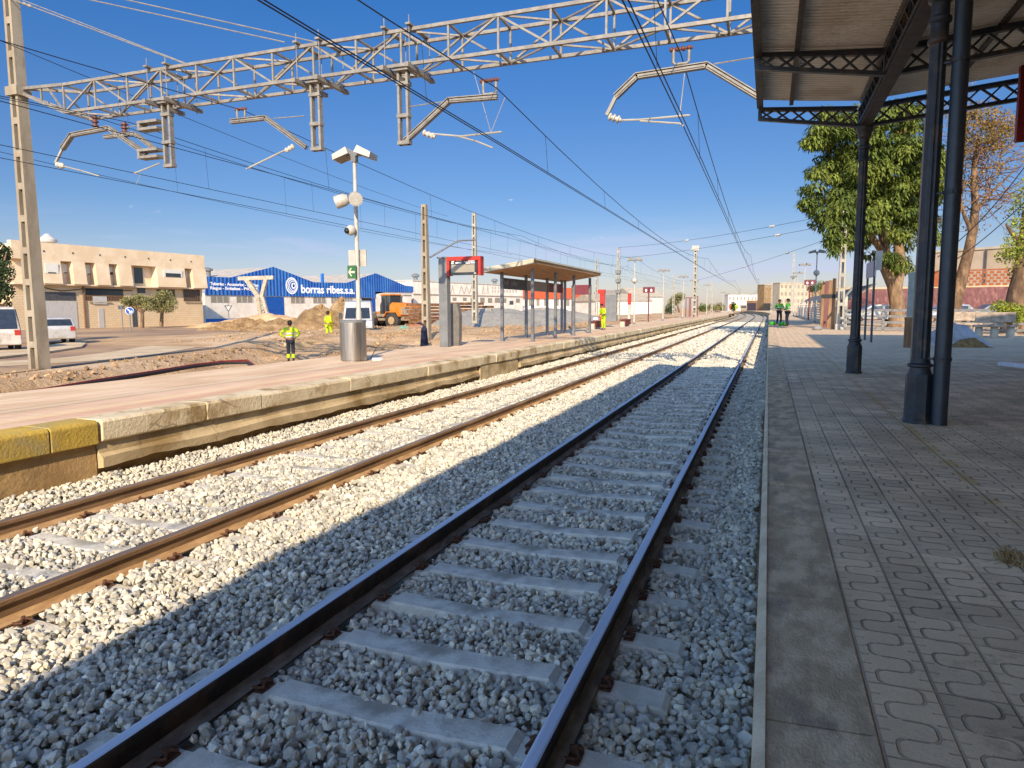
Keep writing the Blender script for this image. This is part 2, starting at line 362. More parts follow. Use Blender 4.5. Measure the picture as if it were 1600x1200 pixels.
rail(RX[1],'dark worn rail of the shaded track, the one farther from the kerb',m_rail_dark,m_railtop,m_foot1)
rail(RX[2],'sunlit rust brown rail of the far track beside the shadow edge',m_rail_rust,m_railtop2,m_foot2)
rail(RX[3],'sunlit rust brown rail running closest to the cracked far platform wall',m_rail_rust,m_railtop2,m_foot2)
# ------------------------------------------------------------------ sleepers
def sleeper(label,group,name='sleeper'):
    t=thing(name,label,'sleeper',(0,0,0),group=group)
    st=[(-1.30,-.215),(-1.27,-.195),(-1.02,-.180),(-.70,-.180),(-.66,-.148),(-.30,-.160),(0,-.168),(.30,-.160),(.66,-.148),(.70,-.180),(1.02,-.180),(1.27,-.195),(1.30,-.215)]
    vs=[];fs=[]
    for x_,z in st: vs+=[(x_,-.135,-.36),(x_,-.092,z-.012),(x_,-.082,z),(x_,.082,z),(x_,.092,z-.012),(x_,.135,-.36)]
    for i in range(len(st)-1):
        for j in range(5): fs.append((i*6+j,i*6+j+1,i*6+7+j,i*6+6+j))
    fs+=[(5,4,3,2,1,0),tuple(range(len(st)*6-6,len(st)*6))]
    MB().add(vs,fs).build('concrete_beam',m_sleeper,t)
    for s in (-1,1):
        for q in (-1,1):
            x0=s*.868+q*.098
            c=MB(); c.boxb(x0-.028,x0+.03,-.05,.05,-.186,-.168)
            c.tube([(x0-q*.035,-.045,-.155),(x0+q*.01,-.052,-.148),(x0+q*.028,-.035,-.150),(x0+q*.012,-.012,-.138),(x0-q*.02,0,-.135),(x0+q*.012,.012,-.138),(x0+q*.028,.035,-.150),(x0+q*.01,.052,-.148),(x0-q*.035,.045,-.155)],.0085,6)
            c.lathe((x0,0,-.17),[(.02,0),(.02,.03),(.012,.034),(.012,.05)],6)
            c.build('rail_clip',m_clip,t)
    return t
s1=sleeper('grey concrete sleeper crossing the shaded near track, half sunk in ballast','sleepers of the shaded near track')
s1.location=(AX1,SLEEP1[0],0); s1.rotation_euler=(0,0,.0)
for y in SLEEP1[1:]: dup(s1,(AX1+random.uniform(-.015,.015),y+random.uniform(-.015,.015),random.uniform(-.006,.004)),random.uniform(-.008,.008))
s2=dup(s1,(AX2,SLEEP2[0],0),0,'sunlit concrete sleeper of the far track with its end showing in the ballast')
s2['group']='sleepers of the sunlit far track'
for y in SLEEP2[1:]: dup(s2,(AX2+random.uniform(-.02,.02),y+random.uniform(-.015,.015),random.uniform(-.006,.006)),random.uniform(-.01,.01))
# ------------------------------------------------------------------ near platform
def paving_material():
    m=bpy.data.materials.new('meander paving'); m.use_nodes=True; nt=m.node_tree; x=X(nt); p=nt.nodes['Principled BSDF']
    co=x.obj(); wv=x.noise(co,1.1,2); c=x.xyz(co); T=.208
    u=x.m('DIVIDE',x.m('ADD',c[0],-.345),T); v=x.m('DIVIDE',c[1],T)
    fu=x.m('FRACT',u); fv=x.m('FRACT',v); iv=x.m('FLOOR',v); iu=x.m('FLOOR',u)
    par=x.m('MODULO',x.m('ADD',x.m('ADD',iv,1000.0),x.m('MULTIPLY',iu,0.0)),2.0)
    cu=x.m('MULTIPLY',x.m('SUBTRACT',fu,.5),T); sgn=x.m('MULTIPLY_ADD',par,-2.0,1.0); pu=x.m('MULTIPLY',cu,sgn); pv=x.m('MULTIPLY',x.m('SUBTRACT',fv,.5),T)
    def ring(hx,hy,r,lim,wd):
        qx=x.m('SUBTRACT',x.m('ABSOLUTE',pu),hx-r); qy=x.m('SUBTRACT',x.m('ABSOLUTE',pv),hy-r)
        mx=x.m('MAXIMUM',qx,0.0); my=x.m('MAXIMUM',qy,0.0)
        d=x.m('SUBTRACT',x.m('ADD',x.m('SQRT',x.m('ADD',x.m('MULTIPLY',mx,mx),x.m('MULTIPLY',my,my))),x.m('MINIMUM',x.m('MAXIMUM',qx,qy),0.0)),r)
        g=x.m('SUBTRACT',1.0,x.step(x.m('ABSOLUTE',d),wd*.45,wd)); return x.m('MULTIPLY',g,x.m('SUBTRACT',1.0,x.step(pu,lim,lim+.006)))
    hv=T/4
    v2=x.m('DIVIDE',x.m('ADD',c[1],x.m('MULTIPLY',x.m('FRACT',x.m('MULTIPLY',iu,.37)),.02)),T/2); par=x.m('MODULO',x.m('ADD',x.m('FLOOR',v2),1000.0),2.0); sgn=x.m('MULTIPLY_ADD',par,-2.0,1.0)
    pu=x.m('MULTIPLY',cu,sgn); pv=x.m('MULTIPLY',x.m('SUBTRACT',x.m('FRACT',v2),.5),T/2)
    g=ring(.060,hv,.034,.0,.0068)
    hz=x.m('SUBTRACT',1.0,x.step(x.m('ABSOLUTE',x.m('SUBTRACT',x.m('ABSOLUTE',pv),hv)),.0028,.0062)); hz=x.m('MULTIPLY',hz,x.m('SUBTRACT',1.0,x.step(x.m('ABSOLUTE',pu),.024,.028))); g=x.m('MAXIMUM',g,hz)
    def line(f,wd,TT=T): return x.m('SUBTRACT',1.0,x.step(x.m('MULTIPLY',x.m('SUBTRACT',.5,x.m('ABSOLUTE',x.m('SUBTRACT',f,.5))),TT),wd*.4,wd))
    g=x.m('MAXIMUM',g,line(fu,.007)); g=x.m('MAXIMUM',g,x.m('MULTIPLY',line(x.m('FRACT',x.m('DIVIDE',v,2.0)),.006,T*2),.8))
    tick=x.m('MULTIPLY',line(x.m('FRACT',x.m('MULTIPLY',v,3.0)),.005,T/3),x.step(x.m('ABSOLUTE',cu),.066,.072)); g=x.m('MAXIMUM',g,x.m('MULTIPLY',tick,.7))
    fill=x.step(x.noise(co,2.3,4),.30,.55); g=x.m('MULTIPLY',g,x.m('MULTIPLY_ADD',fill,.55,.45))
    base=x.mix(x.step(x.noise(co,1.4,6,.65),.35,.66),hexl('#e6c79c'),hexl('#cdad83'))
    base=x.mix(x.m('MULTIPLY',x.step(x.noise(co,.5,5,.6),.45,.65),.55),base,hexl('#b99b75'))
    tile=x.new('ShaderNodeTexWhiteNoise'); cc=x.new('ShaderNodeCombineXYZ'); x.put(cc.inputs[0],iu); x.put(cc.inputs[1],iv); nt.links.new(cc.outputs[0],tile.inputs[0])
    tv=x.m('MULTIPLY_ADD',tile.outputs['Value'],.34,.83); c3=x.new('ShaderNodeCombineXYZ'); [x.put(c3.inputs[i],tv) for i in range(3)]
    base=x.mix(1.0,base,c3.outputs[0],'MULTIPLY')
    speck=x.step(x.noise(co,140,2),.56,.7); base=x.mix(x.m('MULTIPLY',speck,.28),base,hexl('#3b352f')); base=x.mix(x.m('MULTIPLY',x.step(x.noise(co,3.7,6,.7),.58,.72),.45),base,hexl('#5a4a3c')); base=x.mix(x.m('MULTIPLY',x.step(x.noise(co,7.1,3,.6,.6),.68,.74),.5),base,hexl('#c9bda8'))
    # faint worn yellow line along the columns
    yl=x.m('SUBTRACT',1.0,x.step(x.m('ABSOLUTE',x.m('SUBTRACT',c[0],1.40)),.035,.06)); yl=x.m('MULTIPLY',yl,x.m('MULTIPLY',x.step(x.noise(co,3.0,5),.40,.62),.6))
    base=x.mix(yl,base,hexl('#c79a48'))
    far=x.step(c[1],14.0,24.0); base=x.mix(x.m('MULTIPLY',far,.6),base,hexl('#c9ab86'))
    col=x.mix(x.m('MULTIPLY',x.m('MULTIPLY',g,x.m('MULTIPLY_ADD',x.step(x.noise(co,.9,4),.35,.65),.5,.5)),.75),base,hexl('#3a342c')); x.put(p.inputs['Base Color'],col)
    x.put(p.inputs['Roughness'],x.m('MULTIPLY_ADD',wv,.25,.62)); p.inputs['Specular IOR Level'].default_value=.35
    b=x.new('ShaderNodeBump'); b.inputs['Strength'].default_value=.9; b.inputs['Distance'].default_value=.012
    h=x.m('ADD',x.m('MULTIPLY',g,-1.0),x.m('MULTIPLY',x.noise(co,45,6,.7),.35)); x.put(b.inputs['Height'],h); nt.links.new(b.outputs[0],p.inputs['Normal'])
    return m
m_pave=paving_material()
m_coping=M('worn coping','#dcbd94','#b39872',4.5,.85,bump=.8,bscale=60,stretch=(1.6,.8,1),c3='#998367',s3=3.2,hi=.6)
m_copface=M('coping nosing','#d0bc9a','#b5a283',4,.9,bump=.6,bscale=40)
yy=frange(-8,140,40)+frange(150,300,15)
def strip(x0,x1,z): return MB().add([(xx+curve_x(y),y,z) for y in yy for xx in (x0,x1)],[(i*2,i*2+1,i*2+3,i*2+2) for i in range(len(yy)-1)])
kind(strip(.325,10.5,.6).build('platform',m_pave))
kt=thing('platform_kerb','worn brown concrete kerb along the edge of the shaded near platform','kerb',(0,0,.6),world=True)
fb=MB()
fb.add([(xx+curve_x(y),y,z) for y in yy for xx,z in ((.06,-.6),(.06,.46))],[(i*2,i*2+2,i*2+3,i*2+1) for i in range(len(yy)-1)]); fb.build('kerb_wall',m_conc,kt)
c=MB(); y=-6.0; i=0
while y<135:
    L=(1.02 if y<60 else 5.0); dx=random.uniform(-.006,.006); dz=random.uniform(-.003,.004); e=.006
    pr=[(.0+dx,.44),(.0+dx,.575),(.018+dx,.596+dz),(.335,.606+dz),(.34,.44)]
    c.prism([(a,y+e,b) for a,b in pr],(0,L-2*e,0)); y+=L; i+=1
c.build('coping_slab',m_coping,kt)
n_=MB(); n_.add([(a+curve_x(yq),yq,b) for yq in frange(-6,130,100) for a,b in ((-.004,.46),(-.006,.565),(.004,.588),(.030,.6035))],[(i*4+j,i*4+4+j,i*4+5+j,i*4+j+1) for i in range(100) for j in range(3)])
n_.build('nosing',m_copface,kt,smooth=50)
# ------------------------------------------------------------------ far platform
def far_paving():
    m=bpy.data.materials.new('banded paving'); m.use_nodes=True; nt=m.node_tree; x=X(nt); p=nt.nodes['Principled BSDF']; co=x.obj(); c=x.xyz(co)
    nz=x.noise(co,1.2,5,.6)
    base=x.mix(x.step(x.noise(x.map(co,(1,.35,1)),1.6,6,.6),.36,.64),hexl('#d6b894'),hexl('#c4a37e'))
    def band(a,b,colr,amt,col):
        f=x.m('MULTIPLY',x.step(c[0],a-.03,a+.03),x.m('SUBTRACT',1.0,x.step(c[0],b-.03,b+.03))); f=x.m('MULTIPLY',f,x.m('MULTIPLY',x.m('MULTIPLY_ADD',x.step(nz,.35,.6),.6,.4),amt)); return x.mix(f,col,hexl(colr))
    col=band(-7.98,-7.62,'#c08a70',.6,base); col=band(-8.2,-7.98,'#d9b683',.6,col); col=band(-8.75,-8.25,'#c4957a',.45,col); col=band(-9.05,-8.8,'#d6b88e',.5,col); col=band(-9.5,-9.3,'#c4957a',.35,col)
    def line(f,T,wd): 
        f=x.m('FRACT',x.m('DIVIDE',f,T)); return x.m('SUBTRACT',1.0,x.step(x.m('MULTIPLY',x.m('SUBTRACT',.5,x.m('ABSOLUTE',x.m('SUBTRACT',f,.5))),T),wd*.4,wd))
    g=x.m('MAXIMUM',line(c[0],.2,.007),line(c[1],.2,.007)); col=x.mix(x.m('MULTIPLY',g,.4),col,hexl('#8f6f52'))
    col=x.mix(x.m('MULTIPLY',x.step(x.noise(co,.35,5),.5,.7),.45),col,hexl('#dcbd99'))
    x.put(p.inputs['Base Color'],col); p.inputs['Roughness'].default_value=.9; p.inputs['Specular IOR Level'].default_value=.2
    b=x.new('ShaderNodeBump'); b.inputs['Strength'].default_value=.5; b.inputs['Distance'].default_value=.008; x.put(b.inputs['Height'],x.m('SUBTRACT',x.noise(co,30,5),g)); nt.links.new(b.outputs[0],p.inputs['Normal'])
    return m
m_farpave=far_paving()
lb=MB(); lb.add([(xx+curve_x(y),y,z) for y in yy for xx,z in ((-11.0,.6),(-7.56,.604))],[(i*2,i*2+1,i*2+3,i*2+2) for i in range(len(yy)-1)])
lb.add([(-11.0+curve_x(y),y,z) for y in yy for z in (-.6,.6)],[(i*2,i*2+1,i*2+3,i*2+2) for i in range(len(yy)-1)])
kind(lb.build('platform',m_farpave))
wt=thing('platform_wall','cracked concrete edge wall of the sunlit far platform with yellow painted end','platform wall',(-7.2,5.75,-.2),world=True)
YS=5.78
# plain earthy wall under the yellow end, and the recessed lower wall
b=MB(); ys1=frange(-8,YS,40); zs=frange(-.5,.34,7)
for k in range(1): pass
b.grid(ys1,zs,lambda yq,z:(-7.235+.012*wob(yq,z*3,2.1),yq,z)); b.build('rendered_face',m_stucco,wt,smooth=60)
b=MB(); ys2=frange(YS,140,220); b.grid(ys2,frange(-.5,.3,6),lambda yq,z:(-7.285+.02*wob(yq,z*4,1.7),yq,z)); b.build('recessed_wall',m_stucco,wt,smooth=60)
# main face with a rough broken footing ledge
def ledge(y): return .055+.02*wob(y,0,3.1)+.012*wob(y,1,9)
b=MB(); ys3=frange(YS+.02,17.0,160)+[20.3+.3*i for i in range(400)]
def face(y0s):
    prof=lambda y:[(-7.27,ledge(y)-.02),(-7.155,ledge(y)),(-7.15+.006*wob(y,2,6),.165+.018*wob(y,0,2.3)),(-7.185,.19+.02*wob(y,0,2.3)),(-7.21+.008*wob(y,1,1.9),.22+.012*wob(y,3,2.0)),(-7.215,.36)]
    n=6; vs=[(a,y,z) for y in y0s for a,z in prof(y)]
    return vs,[(i*n+j,i*n+n+j,i*n+n+j+1,i*n+j+1) for i in range(len(y0s)-1) for j in range(n-1)]
for seg in ([y for y in ys3 if y<17.1],[y for y in ys3 if y>20]):
    vs,fs=face(seg); b.add(vs,fs); m0=len(seg)
    for yq in (seg[0],seg[-1]): b.quad((-7.27,yq,ledge(yq)-.02),(-7.155,yq,ledge(yq)),(-7.15,yq,.165),(-7.21,yq,.22),(-7.215,yq,.36),(-7.40,yq,.36))
b.build('footing_ledge',m_conc,wt,smooth=35)
b=MB(); b.boxb(-7.45,-7.18,17.12,20.15,-.5,.355); b.build('patched_pier',m_conc,wt,bevel=.02)
# coping lip in slabs
b=MB(); y=YS+.03; i=0
while y<138:
    L=random.choice([1.6,2.4,3.1,1.1]); dz=random.uniform(-.012,.01); dx=random.uniform(-.012,.012); e=.006
    k=5; pts=[]
    pr=[(-7.19+dx,.345+random.uniform(-.015,.01)),(-7.145+dx,.36),(-7.14+dx,.565+dz),(-7.165+dx,.598+dz),(-7.57,.607),(-7.57,.34)]
    b.prism([(a,y+e,z) for a,z in pr],(0,L-2*e,0)); y+=L
b.build('coping_lip',m_coplight,wt,bevel=.012)
b=MB(); y=-8.0
while y<YS-.05:
    L=min(1.32,YS-y); b.prism([(a,y+.006,z) for a,z in [(-7.2,.33),(-7.165,.33),(-7.16,.57),(-7.19,.607),(-7.58,.611),(-7.58,.33)]],(0,L-.012,0)); y+=1.32
b.build('yellow_coping',m_yellow,wt,bevel=.012)
# ------------------------------------------------------------------ station canopy
m_iron=M('dark paint iron','#2b3036','#1f2329',5,.5,bump=.25,bscale=45,spec=.5,c3='#4d3f33',s3=4)
m_ironb=M('brown iron','#4a3d33','#382e27',6,.6,bump=.15,bscale=50)
m_pipe=M('grey pipe paint','#2c343c','#242b33',5,.42,spec=.5,bump=.1,bscale=40)
m_roof=M('roof sheet','#efe6d8','#e2d6c4',1.3,.6,metal=0,bump=.1,bscale=30,c3='#cdbfab',s3=.8)
CX=1.55; COLY=[14.67,8.55,2.43,-3.69,-9.81]; BEAMY=[14.67-3.06*i for i in range(10)]
cn=thing('station_canopy','dark iron station canopy with corrugated sheet roof and lattice beams','canopy',(CX,8.55,.6),world=True)
def lattice(mb,b0,b1,t0,t1,n,cw=.07,ch=.05,dw=.022,off=(0,1,0)):
    b0,b1,t0,t1=map(Vector,(b0,b1,t0,t1)); mb.bar(b0,b1,cw,ch); mb.bar(t0,t1,cw,ch)
    off=Vector(off).normalized()
    for i in range(n):
        a,c=i/n,(i+1)/n
        mb.bar(b0.lerp(b1,a),t0.lerp(t1,c),dw,.045,up=off); mb.bar(t0.lerp(t1,a)+off*.012,b0.lerp(b1,c)+off*.012,dw,.045,up=off)
for i,y in enumerate(COLY):
    b=MB(); n=20; vs=[];fs=[]
    prof=[(.088,1.30),(.083,2.4),(.078,4.55)]
    k=len(prof)
    for r,z in prof:
        for j in range(n*2):
            t=math.pi*j/n; rr=r*(1 if j%4<2 else .90); vs.append((CX+rr*math.cos(t),y+rr*math.sin(t),z))
    N=n*2; fs=[(a*N+j,a*N+(j+1)%N,(a+1)*N+(j+1)%N,(a+1)*N+j) for a in range(k-1) for j in range(N)]
    b.add(vs,fs)
    o=b.build('column',m_iron,cn,smooth=25)
    b=MB(); b.lathe((CX,y,0),[(.150,.6),(.150,.63),(.137,.65),(.137,1.10),(.130,1.13)],8,math.pi/8); b.build('pedestal',m_iron,o)
    b=MB(); b.lathe((CX,y,0),[(.125,1.12),(.105,1.17),(.098,1.2),(.125,1.215),(.125,1.235),(.098,1.25),(.092,1.30)],20); b.build('collar',m_iron,o,smooth=40); b=MB()
    b.lathe((CX,y,0),[(.082,4.52),(.105,4.54),(.105,4.57),(.085,4.6),(.085,4.72),(.108,4.74),(.108,4.78),(.085,4.8),(.085,4.92),(.115,4.95),(.12,5.02),(.15,5.06),(.15,5.14)],20); b.build('capital',m_iron,o,smooth=40)
b=MB(); px_,py_=1.735,8.45
b.tube([(px_,py_,.6),(px_,py_,4.85),(px_-.01,py_+.01,5.02),(px_-.06,py_+.04,5.13),(px_-.16,py_+.08,5.17)],.078,14)
b.build('downpipe',m_pipe,cn,smooth=50)
for z in (1.28,3.0,4.3): b=MB(); b.lathe((px_,py_,z),[(.088,0),(.088,.04)],14); b.bar((px_-.07,py_+.02,z+.02),(CX,8.53,z+.02),.03,.02); b.build('pipe_bracket',m_iron,cn)
for y in BEAMY:
    b=MB()
    lattice(b,(1.42,y,5.17),(-.30,y,5.45),(1.42,y,5.46),(-.30,y,5.62),6,.09,.06,.03)
    b.bar((1.42,y,5.50),(-.30,y,5.645),.13,.02); b.bar((-.28,y,5.42),(-.28,y,5.66),.07,.06)
    b.build('lattice_beam',m_iron,cn)
    b=MB()
    lattice(b,(1.68,y,5.17),(6.66,y,5.64),(1.68,y,5.48),(6.66,y,5.93),15,.10,.06,.03)
    b.bar((1.68,y,5.52),(6.66,y,5.96),.14,.02)
    b.build('lattice_beam',m_iron,cn)
b=MB()
for i in range(len(BEAMY)-1):
    y1,y0=BEAMY[i]-.05,BEAMY[i+1]+.05
    for xx in (1.46,1.64): lattice(b,(xx,y0,5.2),(xx,y1,5.2),(xx,y0,5.46),(xx,y1,5.46),8,.05,.05,.018,off=(1,0,0))
b.build('girder',m_iron,cn)
b=MB()
for y in BEAMY: b.boxb(1.43,1.67,y-.06,y+.06,5.14,5.52)
b.build('girder_joint',m_iron,cn)
b=MB(); b.boxb(1.46,1.64,-13,14.72,5.135,5.165); b.build('bottom_plate',m_ironb,cn)
b=MB(); b.add([(1.40,-13,5.60),(1.44,-13,5.52),(1.66,-13,5.52),(1.70,-13,5.60),(1.40,14.5,5.60),(1.44,14.5,5.52),(1.66,14.5,5.52),(1.70,14.5,5.60)],[(0,1,5,4),(1,2,6,5),(2,3,7,6)]); b.build('gutter',m_iron,cn)
for xx,z in ((.27,5.64),(2.85,5.68),(4.25,5.80),(5.65,5.93)):
    b=MB(); b.boxb(xx-.035,xx+.035,-13,14.45,z-.05,z+.045); b.build('purlin',m_ironb,cn)
b=MB(); b.boxb(-.335,-.29,-13,14.5,5.60,5.76); b.boxb(-.29,-.22,-13,14.5,5.60,5.62); b.build('edge_trim',m_ironb,cn)
def corr(x0,z0,x1,z1,name):
    b=MB(); ys=[]; y=-13.0
    prof=[(0,0),(.030,0),(.045,.032),(.078,.032),(.093,0)]
    while y<14.42:
        for a,c in prof: ys.append((y+a,c))
        y+=.105
    vs=[];fs=[]
    for (yq,dz) in ys: vs+=[(x0,yq,z0+dz),((x0+x1)/2,yq,(z0+z1)/2+dz-.01),(x1,yq,z1+dz)]
    for i in range(len(ys)-1): fs+=[(i*3,i*3+1,i*3+4,i*3+3),(i*3+1,i*3+2,i*3+5,i*3+4)]
    b.add(vs,fs); o=b.build(name,m_roof,cn); md=o.modifiers.new('t','SOLIDIFY'); md.thickness=.004; md.offset=1
corr(-.34,5.765,1.46,5.565,'roof_sheet'); corr(1.64,5.575,6.7,6.03,'roof_sheet')
m_wall=M('station render','#c2a57f','#b39670',.8,.9,bump=.3,bscale=30)
sb=thing('station_building','tall cream rendered station building carrying the iron canopy','building',(8,0,.5),world=True)
b=MB(); b.boxb(6.7,16,-22,20,.4,8.95); b.build('wall',m_wall,sb)
b=MB(); b.boxb(6.45,16.2,-22.2,20.2,8.95,9.2); b.build('roof',M('roof tile','#8d5a3e'),sb)
# red frame of a sign hanging from the canopy, at the right edge
m_red=M('red paint','#a3201c','#8a1a18',4,.5,spec=.4)
m_darkred=M('dark red paint','#7a1517','#6a1114',4,.5)
m_white=M('white paint','#b5b0a6','#a6a095',3,.6)
hs=thing('hanging_sign','dark red framed sign hanging under the canopy at the right edge','sign',(4.3,13.6,5.2),world=True)
A=gy(1590,136,13.9); B=gy(1586,222,13.9)
b=MB(); zt,zb=5.72,B.z; x0=B.x
b.boxb(x0,x0+.10,13.85,13.97,zb,zt); b.boxb(x0+.10,x0+1.6,13.85,13.97,zb,zb+.10); b.boxb(x0+1.5,x0+1.6,13.85,13.97,zb+.10,zt); b.boxb(x0+.10,x0+1.5,13.85,13.97,zt-.2,zt-.1); b.build('frame',m_darkred,hs,bevel=.008)
b=MB(); b.boxb(x0+.10,x0+1.5,13.9,13.93,zb+.1,zt-.2); b.build('panel',m_white,hs)
# ------------------------------------------------------------------ catenary gantry
m_galv=M('galvanised steel','#877f72','#746c61',6,.6,metal=.15,bump=.1,bscale=40,spec=.4)
m_mast=M('cast mast','#978973','#83755f',1.6,.85,bump=.3,bscale=25,stretch=(1,1,.4),c3='#776750',s3=.9)
m_mast2=M('pale mast','#9d9686','#8b8373',2,.8,bump=.2,bscale=25)
m_ins=M('brown insulator','#6b3a26','#55301f',12,.35,spec=.5)
m_insw=M('pale insulator','#bfb6a5','#a49a88',14,.4,spec=.5)
GY0,GY1=15.35,16.15; ZB,ZT=7.62,8.40
ga=thing('catenary_gantry','long pale lattice catenary gantry spanning all the tracks overhead','gantry',(-21.85,15.7,-.1),world=True)
def lacedmast(cx,cy,z0,z1,w0,w1,d0,d1,step,mat,parent,name='mast'):
    b=MB(); t=.075*w0/.43+.02
    def at(z): 
        f=(z-z0)/(z1-z0); return w0+(w1-w0)*f,d0+(d1-d0)*f
    for s in (-1,1):
        wa,da=at(z0); wb,db=at(z1)
        vs=[]
        for z,(w,d) in ((z0,(wa,da)),(z1,(wb,db))):
            xo=cx+s*w/2; xi=cx+s*(w/2-t*w/w0*1.25)
            vs+=[(xo,cy-d/2,z),(xi,cy-d/2,z),(xi,cy+d/2,z),(xo,cy+d/2,z)]
        f=[(0,1,2,3),(7,6,5,4),(0,4,5,1),(1,5,6,2),(2,6,7,3),(3,7,4,0)]
        b.add(vs,f if s<0 else [q[::-1] for q in f])
    if w0>.42: (wa,da),(wb,db)=at(z0+.01),at(z1-.01); y0,y1=cy+da/2-.08,cy+db/2-.08; b.add([(cx-wa/2+.05,y0,z0+.01),(cx+wa/2-.05,y0,z0+.01),(cx+wb/2-.05,y1,z1-.01),(cx-wb/2+.05,y1,z1-.01)],[(0,1,2,3)])
    z=z0+.02
    while z<z1:
        w,d=at(z); h=.14*w0/.43+.05; b.boxb(cx-w/2+.03,cx+w/2-.03,cy-d/2+.004,cy+d/2-.004,z,min(z+h,z1-.003)); z+=step
    return b.build(name,mat,parent)
lacedmast(-21.85,15.7,-.3,11.6,.45,.31,.42,.30,.98,m_mast,ga)
lacedmast(2.855,15.95,.5,9.0,.26,.22,.24,.2,.98,m_mast,ga)
b=MB(); NX=18; xs_=[-19.5+1.235*i for i in range(NX+1)]
P=lambda i,f,t:Vector((xs_[i],GY1 if f else GY0,ZT if t else ZB))
for f in (0,1):
    for t in (0,1): b.bar(P(0,f,t),P(NX,f,t),.075,.075)
for i in range(NX+1):
    for f in (0,1): b.bar(P(i,f,0),P(i,f,1),.045,.045)
    for t in (0,1): b.bar(P(i,0,t),P(i,1,t),.05,.05)
for i in range(NX):
    e=i%2
    for f in (0,1): b.bar(P(i,f,(e+f)%2),P(i+1,f,(1-e+f)%2),.045,.045)
    for t in (0,1): b.bar(P(i,(e+t)%2,t),P(i+1,(1-e+t)%2,t),.038,.038)
TIP=(-21.62,15.7,8.62); TIPB=(-21.62,15.7,8.46)
for f in (0,1): b.bar(P(0,f,1),TIP,.085); b.bar(P(0,f,0),TIPB,.085); b.bar(P(0,f,0),P(0,f,1).lerp(Vector(TIP),.4),.045)
b.bar(P(0,0,1).lerp(Vector(TIP),.45),P(0,1,1).lerp(Vector(TIP),.45),.045); b.bar(P(0,0,0).lerp(Vector(TIPB),.45),P(0,1,0).lerp(Vector(TIPB),.45),.045)
b.bar(P(0,0,0).lerp(Vector(TIPB),.55),P(0,0,1).lerp(Vector(TIP),.55),.045)
b.build('truss_beam',m_galv,ga)
b=MB(); b.boxb(-22.1,-21.6,15.46,15.94,8.40,8.66); b.build('mast_collar',m_mast,ga)
DROP=[(-15.82,5.82),(-10.93,5.88),(-8.43,5.82),(.30,6.3)]
for X_,zb in DROP:
    b=MB()
    for s in (-1,1):
        b.boxb(X_+s*.115-.028,X_+s*.115+.028,15.44,15.58,zb,ZB-.06)
    for z in (zb,zb+.62*(7.5-zb)/1.65,zb+1.35*(7.5-zb)/1.65): b.boxb(X_-.16,X_+.16,15.42,15.60,z,z+.085)
    b.boxb(X_-.2,X_+.2,15.36,15.66,ZB-.10,ZB-.045)
    o=b.build('drop_post',m_galv,ga)
    b=MB()
    for s in (-1,1): b.boxb(X_+s*.33-.05,X_+s*.33+.05,15.05,16.45,ZB-.145,ZB-.045); b.boxb(X_+s*.33-.06,X_+s*.33+.06,15.15,16.3,ZT+.045,ZT+.09); b.tube([(X_+s*.33,15.22,ZB-.2),(X_+s*.33,15.22,ZT+.28)],.012,5); b.tube([(X_+s*.33,16.27,ZB-.2),(X_+s*.33,16.27,ZT+.22)],.012,5)
    b.build('clamp_bracket',m_galv,o)
def ins_stack(mb,p,q,r=.06,k=4):
    p,q=Vector(p),Vector(q); n=k*4; pts=[];rs=[]
    for i in range(n+1): pts.append(p.lerp(q,i/n)); rs.append(r if i%4 in (1,2) else r*.5)
    mb.tube(pts,rs,10)
def arm(path,w,parent,name='cantilever_arm'):
    b=MB()
    for p,q in zip(path[:-1],path[1:]):
        d=(Vector(q)-Vector(p)).normalized(); up=Vector((0,1,0)); nrm=d.cross(up)
        b.bar(Vector(p)-d*.02,Vector(q)+d*.02,.10,w*.35,up=nrm)
        for s in (-1,1): b.bar(Vector(p)-d*.02+nrm*(s*w*.42),Vector(q)+d*.02+nrm*(s*w*.42),.13,w*.16,up=nrm)
    return b.build(name,m_galv,parent)
def uclamp(x,z,y,parent,s=1.0):
    b=MB(); b.tube([(x-.16*s,y,z+.30*s),(x-.16*s,y,z+.04),(x-.12*s,y,z),(x+.12*s,y,z),(x+.16*s,y,z+.04),(x+.16*s,y,z+.30*s)],.032*s,8); o=b.build('insulator_yoke',m_galv,parent,smooth=50)
    b=MB(); ins_stack(b,(x-.24*s,y,z+.30*s),(x+.24*s,y,z+.30*s),.055*s,4); b.build('insulator',m_ins,o,smooth=40)
def G(px,py): 
    p=gy(px,py,15.5); return (p.x,p.y,p.z)
# arm over the middle siding
a=arm([G(362,190),G(415,184),G(478,230)],.11,ga); p=G(377,187); uclamp(p[0],p[2]+.03,15.5,a,.8)
b=MB(); p=G(459,228); q=G(385,264); b.tube([p,q],.022,6); b.build('registration_arm',m_mast2,a); b=MB(); ins_stack(b,G(459,228),G(446,236),.07,3); b.build('insulator',m_insw,a,smooth=40)
b=MB(); b.tube([G(476,181),G(428,185)],.014,5); b.build('tie_rod',m_galv,a)
# arm over the far track
a=arm([G(634,220),G(702,157),G(776,151)],.12,ga); p=G(765,149); uclamp(p[0],p[2]+.03,15.5,a,1.0)
b=MB(); p=G(664,208); q=G(784,206); b.tube([p,G(720,213),q],.022,6); b.tube([G(712,212),G(745,221),G(770,231)],.02,6); b.tube([q and G(767,207),G(789,152)],.008,4); b.tube([G(767,207),G(740,112)],.006,4); b.build('registration_arm',m_mast2,a)
b=MB(); ins_stack(b,G(661,207),G(680,214),.075,3); b.build('insulator',m_insw,a,smooth=40)
b=MB(); b.tube([G(637,167),G(693,159)],.014,5); b.build('tie_rod',m_galv,a)
